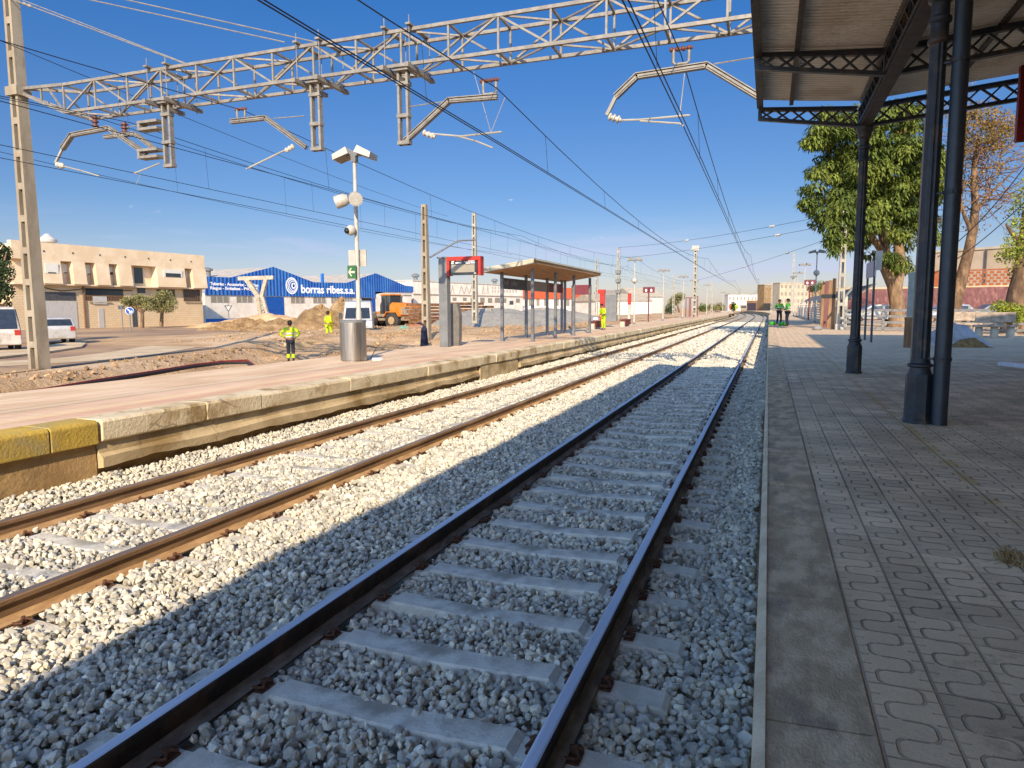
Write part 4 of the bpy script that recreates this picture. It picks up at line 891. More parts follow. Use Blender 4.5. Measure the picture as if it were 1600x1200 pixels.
for i,(px_,lab) in enumerate(((1074,'left red steel frame on the far platform'),(1081,'middle red steel frame on the far platform, with the yellow tint'),(1087,'right red steel frame on the far platform'))):
    p=gz(px_,495.5,.6); zt=gy(px_,466-(2 if i==2 else 0),p.y).z; t=thing('red_frame',lab,'frame',(p.x,p.y,.6),world=True); b=MB(); w_=.22
    for s in (-1,1): b.boxb(p.x+s*w_-.05,p.x+s*w_+.05,p.y-.06,p.y+.06,.6,zt)
    b.boxb(p.x-w_-.05,p.x+w_+.05,p.y-.06,p.y+.06,zt,zt+.12); b.build('steel_frame',m_mar,t)
# distant masts
def far_mast(label,base,h,w=.36,mat=None):
    t=thing('catenary_mast',label,'mast',base,world=True,group='catenary masts along the line'); lacedmast(base[0],base[1],base[2]-.3,base[2]+h,w,w*.62,w*.9,w*.6,.8,mat or m_mast2,t); return t
def mast_at(px,pbase,ptop,dep,label,w=.36,mat=None):
    B=gd(px,pbase,dep); T=gd(px,ptop,dep); return B,far_mast(label,(B.x,B.y,B.z),T.z-B.z,w,mat)
B1,t1=mast_at(667,541,323,35.5,'beige slotted mast left of the display, standing in the yard',.40,m_mast)
b=MB(); b.boxb(B1.x-.45,B1.x+.45,B1.y-.4,B1.y+.4,-.3,B1.z+.25); b.build('footing',m_conc,t1)
b=MB(); b.tube([gd(672,402,35.5),gd(716,376,36.5),gd(742,375,37)],.05,6); b.build('side_arm',m_grey,t1)
b=MB(); ins_stack(b,gd(664,330,35.4),gd(664,352,35.4),.10,4); b.build('insulator',m_ins,t1,smooth=40)
B2,t2=mast_at(742.5,499,335,53,'pale slotted mast rising behind the red display',.42)
B3,t3=mast_at(965.5,500,388,73,'white slotted mast with equipment boxes halfway up, behind the second bench',.42)
for z in (3.6,4.7,5.6): b=MB(); b.box((B3.x,B3.y-.2,z),(.55,.4,.35)); b.build('equipment_box',m_grey,t3)
B4,t4=mast_at(1085,488,386,84,'tall pale mast among the floodlight posts near the middle of the line',.5)
b=MB(); b.boxb(B4.x-.4,B4.x+.4,B4.y-.3,B4.y+.3,B4.z+7.3,B4.z+7.9); b.build('cap_frame',m_fwhite,t4)
B5,t5=mast_at(932,499,405,80,'thin pale mast at the far end of the shelter',.36)
for px_,pt,dd,lab in ((1052,430,120,'faint small mast left of the tall middle mast'),(1112,440,140,'faint mast beside the fifth floodlight post'),(1237,395,95,'faint mast rising over the far right platform'),(1205,440,170,'small faint mast by the bend, right of the track')):
    mast_at(px_,489,pt,dd,lab,.4)
tM=far_mast('black and white footed slotted mast half hidden by the big tree',(MR.x,MR.y,.6),6.6,.40)
b=MB(); b.boxb(MR.x-.24,MR.x+.24,MR.y-.22,MR.y+.22,.55,.92); b.build('painted_foot',m_fwhite,tM)
# people-free extras on the far platform edge: small cable box by the bin
q=gz(590,563,.6); t=thing('cable_box','small white box with loose black cable beside the steel bin','box',(q.x,q.y,.6),world=True); b=MB(); b.boxb(q.x-.12,q.x+.12,q.y-.07,q.y+.07,.6,.66); b.build('lid',m_txt,t,bevel=.01)
b=MB(); b.tube([(q.x-.12,q.y,.63),(q.x-.25,q.y+.1,.65),(q.x-.2,q.y+.3,.9),(lb0.x+.05,lb0.y,.95)],.012,6); b.build('cable',m_black,t)
# ------------------------------------------------------------------ yard buildings
class Fr:
    """local frame on a facade: u along it, v into the building, z up; root empty carries the rotation"""
    def __init__(s,A,B): 
        s.A=Vector((A.x,A.y,0)); d=Vector((B.x-A.x,B.y-A.y,0)); s.L=d.length; s.rz=math.atan2(d.y,d.x); s.d=d.normalized(); s.n=Vector((-s.d.y,s.d.x,0))
        if s.n.dot(Vector((A.x,A.y,0)))<0: s.flip=True
        else: s.flip=False
    def uz(s,px,py):
        r=ray(px,py); k=s.A-CP; n=s.n; t=k.dot(n)/r.dot(n); P=CP+r*t; return (P-s.A).dot(s.d),P.z
m_glass=M('window glass','#2c3136','#23282d',5,.12,spec=.6); m_blind=M('window blind','#8a8172','#766e60',12,.6)
m_shut=M('roller blind','#d8d0c0','#c9c0ae',3,.7,stretch=(1,1,12))
# cream two storey building on the left
A=gd(22,515,67.5); B=gd(318.5,508,88); fr=Fr(A,B)
m_ybrick=bpy.data.materials.new('cream brick'); m_ybrick.use_nodes=True
nt=m_ybrick.node_tree; x=X(nt); p=nt.nodes['Principled BSDF']; bt=x.new('ShaderNodeTexBrick'); x.put(bt.inputs['Vector'],x.map(x.obj(),(1,1,1),rot=(R(90),0,0)))
bt.inputs['Color1'].default_value=(*hexl('#cbb08a'),1); bt.inputs['Color2'].default_value=(*hexl('#c4a880'),1); bt.inputs['Mortar'].default_value=(*hexl('#b0966f'),1); bt.inputs['Scale'].default_value=1.0; bt.inputs['Brick Width'].default_value=.5; bt.inputs['Row Height'].default_value=.25; bt.inputs['Mortar Size'].default_value=.02
x.put(p.inputs['Base Color'],x.mix(x.m('MULTIPLY',x.step(x.noise(x.obj(),.5,5),.4,.7),.4),bt.outputs[0],hexl('#b8986e'))); p.inputs['Roughness'].default_value=.9
m_ycream=M('cream render','#d9c09d','#ceb28d',.7,.9,bump=.2,bscale=20)
yb=thing('workshop_building','long cream two storey building with angled upper window bays','building',(A.x,A.y,0),fr.rz)
Lb=fr.L; D=18
b=MB(); b.boxb(0,Lb,0,D,0,4.55); b.build('lower_wall',m_ybrick,yb)
b=MB(); b.boxb(0,Lb,.3,D,4.55,7.0); b.build('upper_wall',m_ycream,yb)
b=MB(); b.boxb(0,Lb,-.62,.3,4.45,4.6); b.build('floor_slab',m_ycream,yb)
b=MB(); b.boxb(-.02,Lb+.02,-.62,-.02,6.9,8.62); b.boxb(-.02,Lb+.02,-.02,D,7.0,8.3); b.build('parapet',m_ycream,yb)
def bay(px0,px1):
    u0,u1=fr.uz(px0,450)[0],fr.uz(px1,450)[0]
    b=MB(); # projecting bay, its right side slants back to the recessed window
    b.prism([(u0,-.85,4.6),(u0,.3,4.6),(u0,.3,6.9),(u0,-.62,6.9)],(u1-u0-.0,0,0)); return b,u0,u1
for px0,px1,win in ((62,91,0),(109,129,1),(145,166,1),(180,201,1),(240,284,2),(296,317,1)):
    b,u0,u1=bay(px0,px1); o=b.build('window_bay',m_ycream,yb)
for i,(px0,px1,y0,y1) in enumerate(((62,84,411,428),(97,121,412,428),(134,158,413,430),(168,192,416,430),(248,278,421,434),(292,317,423,436))):
    u0,z1=fr.uz(px0,y0); u1,z0=fr.uz(px1,y1); v=-.72 if i in (0,4) else .28
    b=MB(); b.boxb(u0,u1,v-.06,v+.0,z0,z1); o=b.build('window',m_shut,yb); b=MB(); zz=z0+(z1-z0)*(.05 if i in (1,2,3) else .0); b.boxb(u0+.25,u1-.25,v-.075,v-.062,z0+.02,z0+.02+(z1-z0)*(.30 if i==3 else .10 if i!=4 else .5)); b.build('pane',m_glass,o)
u0,z1=fr.uz(212,418); u1,z0=fr.uz(226,443); b=MB(); b.boxb(u0,u1,.20,.29,z0,z1); b.build('stair_window',m_glass,yb)
u0,z1=fr.uz(214,450); u1,z0=fr.uz(227,458); b=MB(); b.boxb(u0,u1,-.04,.0,z0,z1); b.build('stair_window',m_glass,yb)
m_door=M('pale metal door','#b3aca2','#a1998e',3,.6,stretch=(8,1,.4)); m_rust=M('grille','#7a5b42','#67492f',8,.7)
u0,z1=fr.uz(64,456); u1,z0=fr.uz(122,512); b=MB(); b.boxb(u0,u1,-.05,.0,0,z1-.9); b.build('garage_door',m_door,yb); b=MB(); b.boxb(u0,u1,-.03,0,z1-.85,z1); b.build('door_lintel',m_greyd,yb)
u0,z1=fr.uz(133,450); u1,z0=fr.uz(193,470)
b=MB(); b.boxb(u0,u1,-.03,0,z0,z1); o=b.build('window',m_glass,yb)
b=MB(); k=24
for i in range(k+1): q=u0+(u1-u0)*i/k; b.boxb(q-.03,q+.03,-.09,-.05,z0,z1-.9)
b.boxb(u0,u1,-.10,-.04,z0+.5,z0+.58); b.boxb(u0,u1,-.10,-.03,z1-.92,z1-.84); b.build('window_grille',m_rust,o)
for px0,px1,y0,y1 in ((245,273,452,470),(286,312,452,471)):
    u0,z1=fr.uz(px0,y0); u1,z0=fr.uz(px1,y1); b=MB(); b.boxb(u0,u1,-.03,0,z0,z1); o=b.build('window',m_glass,yb); b=MB()
    for i in range(9): q=u0+(u1-u0)*i/8; b.boxb(q-.035,q+.035,-.08,-.04,z0,z1)
    b.build('window_grille',m_rust,o)
u0,_=fr.uz(154,500); u1,z1=fr.uz(162,492); b=MB(); b.boxb(u0,u1,-.05,0,0,2.1); b.build('door',m_door,yb)
u0,_=fr.uz(207,500); u1,z1=fr.uz(214,488); b=MB(); b.boxb(u0,u1,-.03,0,0,2.4); b.build('door',m_greyd,yb)
for px_ in (131.5,): u0,_=fr.uz(px_,480); b=MB(); b.boxb(u0-.09,u0+.09,-.16,-.02,0,4.4); b.build('downpipe',m_rust,yb)
b=MB(); b.tube([(fr.uz(66,448)[0],-.12,4.2),(fr.uz(95,455)[0],-.14,3.9),(fr.uz(128,452)[0],-.12,4.15),(fr.uz(205,452)[0],-.12,4.1)],.04,5); b.build('wall_cable',m_black,yb)
for px_ in (140,246,289): u0,_=fr.uz(px_,470); b=MB(); b.boxb(u0-.1,u0+2.4,-.16,-.0,fr.uz(px_,471)[1]-.12,fr.uz(px_,471)[1]-.03); b.build('window_sill',m_conc,yb)
b=MB(); u0,_=fr.uz(133,400); b.lathe((u0,6,8.3),[(.5,0),(.5,.9),(.9,1.0),(.95,1.3),(.5,1.6),(.2,1.9)],12); b.build('roof_vent',m_white,yb,smooth=40)
b=MB(); u0,z0=fr.uz(144,468); b.boxb(u0,u0+1.6,-.12,-.10,z0-.5,z0+.35); b.build('notice_panel',m_white,yb)
for u in frange(3,Lb-2,6): b=MB(); b.boxb(u-.08,u+.08,-.66,-.62,7.7,7.85); b.build('parapet_outlet',m_greyd,yb)
# blue factory
A=gd(322,505,101); B=gd(540,495,127); fr0=Fr(A,B); uR,_=fr0.uz(645,470); 
def blue_mat():
    m=bpy.data.materials.new('blue corrugated cladding'); m.use_nodes=True; nt=m.node_tree; x=X(nt); p=nt.nodes['Principled BSDF']; c=x.xyz(x.obj())
    wv=x.m('SINE',x.m('MULTIPLY',c[0],9.0)); x.put(p.inputs['Base Color'],x.mix(x.step(x.noise(x.obj(),.3,4),.35,.65),hexl('#0f4a92'),hexl('#2a62a0'))); p.inputs['Roughness'].default_value=.5
    b=x.new('ShaderNodeBump'); b.inputs['Strength'].default_value=.8; b.inputs['Distance'].default_value=.08; x.put(b.inputs['Height'],wv); nt.links.new(b.outputs[0],p.inputs['Normal']); return m
m_blue=blue_mat(); m_bluep=M('blue paint','#1f5ea0','#2a69aa',2,.7); m_blueD=M('blue door','#0d4286','#0f4a92',2,.6); m_wwall=M('white wall','#d5cbbc','#c6b9a6',.6,.85,bump=.2,bscale=20)
bf=thing('blue_factory','white walled factory with blue zigzag gable cladding and white lettering','factory',(A.x,A.y,0),fr0.rz)
pk=[fr0.uz(*q) for q in ((322,432),(360,433.5),(426,417),(489,441),(541,442),(586,427),(632,446),(645,448))]
bz=fr0.uz(322,461)[1]; bz2=fr0.uz(556,464.5)[1]; bzz=(bz+bz2)/2
u586=fr0.uz(586,470)[0]
top=[(max(u,0.0),z) for u,z in pk]; uM=uR
poly=[(0,-.18,bzz)]+[(u,-.18,z) for u,z in top]+[(uM,-.18,fr0.uz(645,457)[1]),(u586,-.18,fr0.uz(587,456)[1]),(u586,-.18,bzz)]
b=MB(); b.prism(poly[::-1],(0,.16,0)); b.build('cladding',m_blue,bf)
b=MB(); wz=lambda u:0
b.prism([(0,0,0),(uM,0,0),(uM,0,fr0.uz(645,470)[1]+3.2),(u586,0,bzz+.6),(0,0,bzz+.2)],(0,40,0)); b.build('wall',m_wwall,bf)
m_froof=M('grey roof sheet','#b3a795','#9f9382',1.0,.7)
b=MB()
for (ua,za),(ub,zb) in zip(top[:-1],top[1:]): b.add([(ua,-.02,za-.08),(ub,-.02,zb-.08),(ub,40,zb-.08),(ua,40,za-.08)],[(0,1,2,3)])
b.build('roof',m_froof,bf)
for px_,py_ in ((328,424),(366,420)): 
    u,z=fr0.uz(px_,py_); b=MB(); b.lathe((u,6,z-1.2),[(.5,0),(.5,1.0),(.8,1.1),(.8,1.4),(.2,1.6)],10); b.build('roof_vent',m_grey,bf)
b=MB(); u,z=fr0.uz(511.5,428); b.boxb(u-.22,u+.22,1,1.4,z-3,z+.1); b.build('flue',m_bluep,bf)
b=MB(); ue=fr0.uz(372,500)[0]; b.boxb(.02,ue,-.04,-.002,0,.62); b.build('painted_base',m_bluep,bf)
for px0,px1,y0,y1 in ((329,358,463,473),(369,395,463,473),(454,476,463.5,474),(489,509,464,474),(517,531,464.5,474),(538,551,465,474)):
    u0,z1=fr0.uz(px0,y0); u1,z0=fr0.uz(px1,y1); b=MB(); b.boxb(u0,u1,-.03,-.002,z0,min(z1,bzz-.05)); o=b.build('window',m_blind,bf); b=MB()
    for i in range(4): q=u0+(u1-u0)*i/3; b.boxb(q-.05,q+.05,-.06,-.03,z0,min(z1,bzz-.05))
    b.build('window_frame',m_white,o)
u0,_=fr0.uz(412,480); u1,z1=fr0.uz(443,464.5); b=MB(); b.boxb(u0,u1,-.06,-.002,0,bzz-.12); b.build('gate',m_blueD,bf)
u0,_=fr0.uz(565,480); u1,z1=fr0.uz(586,468); b=MB(); b.boxb(u0,u1-1.2,-.05,-.002,0,bzz-.1); b.build('open_gateway',m_black,bf); b=MB(); b.boxb(u1-1.2,u1,-.06,-.002,0,bzz-.1); b.build('gate',m_blueD,bf)
for px0,px1 in ((598,613),(630,643)):
    u0,z=fr0.uz(px0,461); u1,_=fr0.uz(px1,461); b=MB(); b.boxb(u0,u1,-.04,-.002,z-.2,z+.1); b.build('window',m_blind,bf)
m_lt=M('white letters','#e8e6e0','#dedbd4',3,.7)
RX_=(R(90),0,0)
def ftext(fr,root,s,px0,px1,pyb,pyt,bold=0.0,mat=None,v=-.19):
    u0,z0=fr.uz(px0,pyb); u1,_=fr.uz(px1,pyb); _,z1=fr.uz(px0,pyt); h=(z1-z0)
    o=text(s,'lettering',mat or m_lt,root,(u0,v,z0),h/.72,RX_,.02,bold*h)
    w=max(a.co.x for a in o.data.vertices); o.scale=((u1-u0)/w,1,1); return o
ftext(fr0,bf,'Tuberías - Accesorios - Bombas',327,402,445.5,440.5,.03)
ftext(fr0,bf,'Riegos - Embalses - PVC - PE',327,402,452.2,447.2,.03)
ftext(fr0,bf,'borras',469,505,457.5,444.5,.03); ftext(fr0,bf,'ribes.s.a.',509,553,458,446,.03)
u0,zc=fr0.uz(454.5,446.5); rz_=abs(fr0.uz(454.5,433.5)[1]-zc); ru=(fr0.uz(463.8,446.5)[0]-u0)
for k,(rr_,dx) in enumerate(((1,0),(.80,.10),(.60,.2),(.36,.32))):
    b=MB(); n=36; o1=[];
    for ring in ((1.0,0),(.86 if k<3 else .55,.03)):
        for j in range(n):
            t_=2*math.pi*j/n; o1.append((u0+dx*ru*.9+ru*rr_*ring[0]*math.cos(t_)+ring[1]*ru,-.20,zc+rz_*rr_*ring[0]*math.sin(t_)))
    b.add(o1,[(j,(j+1)%n,n+(j+1)%n,n+j) for j in range(n)]); b.build('emblem_ring',m_lt,bf)
# long white warehouse, orange roofed house, white low houses
def simple_building(name,label,pA,dA,pB,dB,ztopA,D,wall,roofmat,cat='building',zroof=None):
    A=gd(pA,490,dA); B=gd(pB,490,dB); f=Fr(A,B); t=thing(name,label,cat,(A.x,A.y,0),f.rz); 
    b=MB(); b.boxb(0,f.L,0,D,-.5,ztopA); b.build('wall',wall,t)
    b=MB()
    if zroof: b.prism([(-.4,-.4,ztopA),(-.4,D/2,zroof),(-.4,D+.4,ztopA)],(f.L+.8,0,0))
    else: b.boxb(-.15,f.L+.15,-.15,D,ztopA,ztopA+.25)
    b.build('roof',roofmat,t); return f,t
m_orange=M('orange tile','#c2562a','#a9461f',2,.8,stretch=(1,6,1)); m_pale=M('pale render','#a99b84','#998b75',.8,.9)
f1,t1=simple_building('warehouse','long white warehouse with big faded outlined lettering under its roof line','warehouse' and 646,150,817,190,7.9,30,m_wwall,m_white,'warehouse')
b=MB(); b.boxb(0,f1.L,-.12,-.005,f1.uz(700,461)[1]-.12,f1.uz(700,461)[1]+.12); b.build('string_course',m_tanb,t1)
for px0,px1,y0,y1 in ((707,713,465,470),(723,729,465,470),(735,743,465.5,473),(750,757,465,473),(762,769,465.5,473),(773,781,465.5,473),(786,791,466,473),(806,812,466.5,473)):
    u0,z1=f1.uz(px0,y0); u1,z0=f1.uz(px1,y1); b=MB(); b.boxb(u0,u1,-.06,-.005,z0,z1); b.build('window',m_blind,t1)
u0,z1=f1.uz(796,470); u1,z0=f1.uz(802,476); b=MB(); b.boxb(u0,u1,-.06,-.005,z0,z1); b.build('doorway',m_greyd,t1)
m_faint=M('faded lettering','#b3a99c','#a59b8e',2,.8)
for i,(px_,w_) in enumerate(((704,5),(717,7),(725,7),(733,6),(741,5),(753,3),(760,3))):
    u0,z0=f1.uz(px_,458); u1,z1=f1.uz(px_+w_,446); b=MB(); dd=.35
    b.bar((u0,-.05,z0),((u0+u1)/2,-.05,z1),dd,.08,up=(0,1,0)); b.bar(((u0+u1)/2,-.062,z1),(u1,-.062,z0),dd,.08,up=(0,1,0)); b.build('lettering',m_faint,t1)
for row,(ya,yb_) in enumerate(((448,451),(453,457))):
    for k in range(9):
        px_=768+k*4.6; u0,z1=f1.uz(px_,ya); u1,z0=f1.uz(px_+2.6,yb_); b=MB(); b.boxb(u0,u1,-.05,-.005,z0,z1); b.build('lettering',m_faint,t1)
for px_ in (677,720,798):
    u,z=f1.uz(px_,440); b=MB(); b.lathe((u,5,7.9),[(.5,0),(.5,1.2),(.9,1.3),(.9,1.7),(.2,2.0)],10); b.build('roof_vent',m_grey,t1)
f2,t2_=simple_building('orange_roofed_house','low white house with an arched orange tiled roof behind the shelter',817,200,930,212,4.7,16,m_wwall,m_orange,'house',8.2)
for px_ in (826,838,850,868,885,905):
    u0,z1=f2.uz(px_,466); u1,z0=f2.uz(px_+5,478); b=MB(); b.boxb(u0,u1,-.06,-.005,z0,z1); b.build('window',m_blind,t2_)
f3,t3_=simple_building('garage_row','long low white garage wall behind the benches',930,185,1018,192,3.8,12,m_wwall,m_pale,'building',5.9)
f4,t4_=simple_building('white_house','white gabled house behind the maroon winged sign',990,207,1036,210,5.2,14,m_white,m_pale,'house',8.0)
f5,t5_=simple_building('grey_house','pale hip roofed house left of the winged sign',945,217,990,219,4.8,14,m_pale,M('grey tile','#8f7f70'),'house',7.6)
def block(label,pA,dA,pB,dB,h,D,mat,rows,cols):
    f,t=simple_building('apartment_block',label,pA,dA,pB,dB,h,D,mat,m_pale,'apartment block')
    for r_ in range(rows):
        for c_ in range(cols):
            u=f.L*(c_+.3)/cols; z=h*(r_+.35)/rows; b=MB(); b.boxb(u,u+f.L/cols*.4,-.2,-.05,z,z+h/rows*.42); b.build('window',m_blind,t)
    return t
m_tanw=M('tan brick block','#8f7350','#806644',.6,.9); m_tanw2=M('brown brick','#7d5c3e','#6d4f35',.6,.9)
block('tall tan apartment block right of the distant track bend',1193,300,1219,302,11.5,5,m_tanw,5,4)
block('wide cream apartment block above the two green vested workers',1217,280,1262,283,11.5,5,m_pale,4,7)
block('cream long block with flat roof beyond the bend of the track',1137,420,1183,421,9.5,6,m_wwall,2,8)
block('far pale tower behind the trees on the right hand platform',1262,330,1330,331,11,5,m_tanw,4,7)
pt=gd(1180,487,330); t=thing('underpass_portal','dark rail underpass portal with brown brick abutment at the bend','portal',(pt.x,pt.y,0),world=True)
a_=gd(1166,485,330); c_=gd(1196,485,335); b=MB(); b.boxb(a_.x,c_.x,a_.y,a_.y+10,-1,5.2); b.build('abutment',m_tanw2,t); a_=gd(1168,485,328.5); c_=gd(1181,485,328.5); b=MB(); b.boxb(a_.x,c_.x,a_.y+.2,a_.y+3,-1,4.0); b.build('opening',M('dark void','#2c2630'),t)
q=gd(1162,487,300); t=thing('track_machine','tan track maintenance wagon standing on the far bend','wagon',(q.x,q.y,0),world=True); b=MB(); b.boxb(q.x-1.3,q.x+1.3,q.y,q.y+6,.5,3.0); b.build('body',m_tanb,t,bevel=.2); b=MB(); b.boxb(q.x-1.0,q.x+1.0,q.y-.05,q.y-.01,1.7,2.6); b.build('window',m_glass,t)
for s in (-1,1): b=MB(); b.tube([(q.x+s*.8-.08,q.y+1.2,.45),(q.x+s*.8+.08,q.y+1.2,.45)],.45,12); b.build('wheel',m_black,t)
# ------------------------------------------------------------------ vehicles
m_vwhite=M('white vehicle paint','#a9a6a1','#9d9993',2,.35,spec=.5,c3='#94897a',s3=1.5); m_tyre=M('tyre','#2b2825','#3a352f',6,.9); m_rim=M('dusty rim','#a58a63','#8f7551',5,.7); m_bump=M('bumper plastic','#3b3936','#4a463f',6,.8); m_or=M('orange paint','#c9701c','#b26016',2.5,.55,c3='#9a6a35',s3=2); m_dust=M('dusty machine grey','#8a7a66','#716351',4,.85); m_light=M('headlight','#b9bdbd','#a2a6a6',9,.2)
def wheel(mb,c,r,w,n=20):
    x_,y_,z_=c; mb.tube([(x_-w/2,y_,z_),(x_-w/2+.03,y_,z_),(x_+w/2-.03,y_,z_),(x_+w/2,y_,z_)],[r*.9,r,r,r*.9],n); return mb
def profile_car(t,prof,W,mat,inset=.12,zb=.9):
    """side profile in (y,z), front towards -y; sides lean in above zb"""
    b=MB(); n=len(prof); vs=[]
    for s in (-1,1):
        for y_,z_ in prof:
            k=1-inset*max(0,(z_-zb))/1.6; vs.append((s*W/2*k,y_,z_))
    fs=[tuple(range(n)),tuple(range(2*n-1,n-1,-1))]+[(i,n+i,n+(i+1)%n,(i+1)%n) for i in range(n)]
    b.add(vs,fs); return b.build('body',mat,t,bevel=.07,segs=3)
q=gz(559,527,.02); t=thing('parked_van','white high roofed panel van seen from the front behind the steel bin','van',(q.x,q.y,.02),R(30))
profile_car(t,[(0,.30),(-.02,.75),(.10,1.02),(.55,1.18),(1.22,1.98),(1.55,2.34),(2.2,2.44),(5.2,2.44),(5.25,.35)],1.98,m_vwhite,.14)
b=MB(); b.add([(-.83,.60,1.215),(.83,.60,1.215),(.76,1.20,1.93),(-.76,1.20,1.93)],[(0,1,2,3)]); o=b.build('windscreen',m_glass,t); md=o.modifiers.new('s','SOLIDIFY'); md.thickness=.03; md.offset=1
b=MB(); b.boxb(-.97,.97,-.08,.2,.28,.62); b.build('bumper',m_bump,t,bevel=.04)
b=MB(); b.boxb(-.45,.45,-.055,.03,.68,.86); b.build('grille',m_bump,t,bevel=.02)
for s in (-1,1):
    b=MB(); b.add([(s*.55,-.045,.72),(s*.93,.0,.70),(s*.95,.14,1.06),(s*.62,.05,1.0)],[(0,1,2,3) if s>0 else (3,2,1,0)]); o=b.build('headlight',m_light,t); md=o.modifiers.new('s','SOLIDIFY'); md.thickness=.05; md.offset=0
    b=MB(); b.boxb(min(s*1.02,s*1.24),max(s*1.02,s*1.24),.72,.86,1.22,1.62); b.build('door_mirror',m_bump,t,bevel=.04)
    for y_ in (.95,4.2): b=MB(); wheel(b,(s*.86,y_,.34),.34,.22); b.build('wheel',m_tyre,t,smooth=40)
b=MB(); b.boxb(-.26,.26,-.095,-.08,.42,.54); b.build('number_plate',m_txt,t)
# wheel loader
q=gz(620,513,.02); t=thing('wheel_loader','dusty orange wheel loader parked behind the white van','wheel loader',(q.x,q.y,.02),R(-8))
b=MB(); b.prism([(-.1,-1.0,1.3),(2.35,-1.0,1.25),(2.45,-1.0,2.0),(2.2,-1.0,2.35),(.2,-1.0,2.5),(-.1,-1.0,2.2)],(0,2.0,0)); b.build('hood',m_or,t,bevel=.08)
b=MB(); b.boxb(1.35,2.42,-1.02,-.995,1.35,2.05); b.build('side_grille',m_dust,t)
b=MB(); b.boxb(2.2,2.6,-.95,.95,.85,1.9); b.build('counterweight',m_dust,t,bevel=.08)
b=MB(); b.boxb(-1.7,2.3,-.75,.75,.75,1.3); b.build('chassis',m_dust,t,bevel=.05)
b=MB(); b.prism([(-1.35,-.8,1.4),(-.12,-.8,1.4),(-.12,-.8,3.15),(-1.0,-.8,3.15),(-1.35,-.8,2.2)],(0,1.6,0)); c_=b.build('cab',m_glass,t,bevel=.03)
b=MB(); b.boxb(-1.2,.0,-.92,.92,3.15,3.3); b.build('cab_roof',m_or,c_,bevel=.05)
b=MB()
for x_,y_ in ((-1.08,-.82),(-.1,-.82),(-1.08,.82),(-.1,.82),(-.62,-.82)): b.bar((x_,y_,1.35),(x_,y_,3.18),.09)
b.build('cab_frame',m_bump,c_)
b=MB(); b.boxb(-1.6,-.1,-1.0,-.8,1.15,1.4); b.build('step',m_dust,t)
for x_ in (.35,-2.45):
    for y_ in (-1.02,1.02):
        b=MB(); b.tube([(x_,y_-.28,.78),(x_,y_-.22,.78),(x_,y_+.22,.78),(x_,y_+.28,.78)],[.66,.78,.78,.66],24); o=b.build('wheel',m_tyre,t,smooth=40); b=MB(); b.tube([(x_,y_-.30,.78),(x_,y_-.2,.78)],[.36,.40],18); b.build('rim',m_rim,o)
        b=MB(); b.prism([(x_-.9,y_-.3,1.15),(x_-.6,y_-.3,1.62),(x_+.6,y_-.3,1.62),(x_+.9,y_-.3,1.15),(x_+.84,y_-.3,1.15),(x_+.56,y_-.3,1.55),(x_-.56,y_-.3,1.55),(x_-.84,y_-.3,1.15)],(0,.6,0)); b.build('mudguard',m_or if y_<0 and x_>0 else m_dust,t)
b=MB(); b.bar((-1.5,-.5,1.5),(-3.4,-.5,.8),.25,.35); b.bar((-1.5,.5,1.5),(-3.4,.5,.8),.25,.35); b.build('lift_arm',m_or,t)
b=MB(); b.prism([(-3.3,-1.35,.25),(-4.3,-1.35,.15),(-4.25,-1.35,.25),(-3.5,-1.35,.5),(-3.35,-1.35,1.3),(-3.2,-1.35,1.3)],(0,2.7,0)); b.build('bucket',m_dust,t)
b=MB(); b.tube([(.9,-.3,2.4),(.9,-.3,3.0),(1.0,-.3,3.15)],.06,8); b.build('exhaust',m_bump,t); b=MB(); b.boxb(1.5,1.62,.4,.55,2.35,2.8); b.build('beacon',m_bump,t)
# two cars at the far left
def hatch(lab,loc,rz,mat,name='parked_car',tall=0.0):
    t=thing(name,lab,'car',loc,rz); h=1.5+tall
    profile_car(t,[(0,.3),(-.02,.62),(.25,.85),(1.05,.98),(1.75,h-.06),(2.3,h),(3.6,h-.05),(4.05,1.0),(4.15,.9),(4.15,.3)],1.74,mat,.22,.9)
    for s in (-1,1):
        b=MB(); b.add([(s*.872,1.35,.98),(s*.872,3.75,.98),(s*(.80-.04*tall),3.4,h-.14),(s*(.80-.04*tall),1.85,h-.14)],[(0,1,2,3) if s>0 else (3,2,1,0)]); o=b.build('side_window',m_glass,t); md=o.modifiers.new('s','SOLIDIFY'); md.thickness=.05; md.offset=0
        for y_ in (.82,3.3): b=MB(); wheel(b,(s*.78,y_,.31),.31,.2); o=b.build('wheel',m_tyre,t,smooth=40); b=MB(); wheel(b,(s*.885,y_,.31),.19,.02); b.build('rim',m_rim,o)
        b=MB(); b.boxb(min(s*.5,s*.80),max(s*.5,s*.80),-.03,.08,.66,.80); b.build('headlight',m_light,t); b=MB(); b.boxb(min(s*.6,s*.82),max(s*.6,s*.82),4.10,4.17,.75,.98); b.build('tail_light',m_redo,t)
    b=MB(); b.add([(-.74,1.10,1.0),(.74,1.10,1.0),(.66,1.72,h-.12),(-.66,1.72,h-.12)],[(0,1,2,3)]); o=b.build('windscreen',m_glass,t); md=o.modifiers.new('s','SOLIDIFY'); md.thickness=.04; md.offset=0
    b=MB(); b.add([(-.70,3.68,h-.14),(.70,3.68,h-.14),(.74,4.03,1.02),(-.74,4.03,1.02)],[(0,1,2,3)]); o=b.build('rear_window',m_glass,t); md=o.modifiers.new('s','SOLIDIFY'); md.thickness=.04; md.offset=0
    return t
q=gz(58,535,.03); hatch('white hatchback parked half behind the slotted gantry mast',(q.x+.3,q.y+.3,.03),R(-118),m_vwhite)
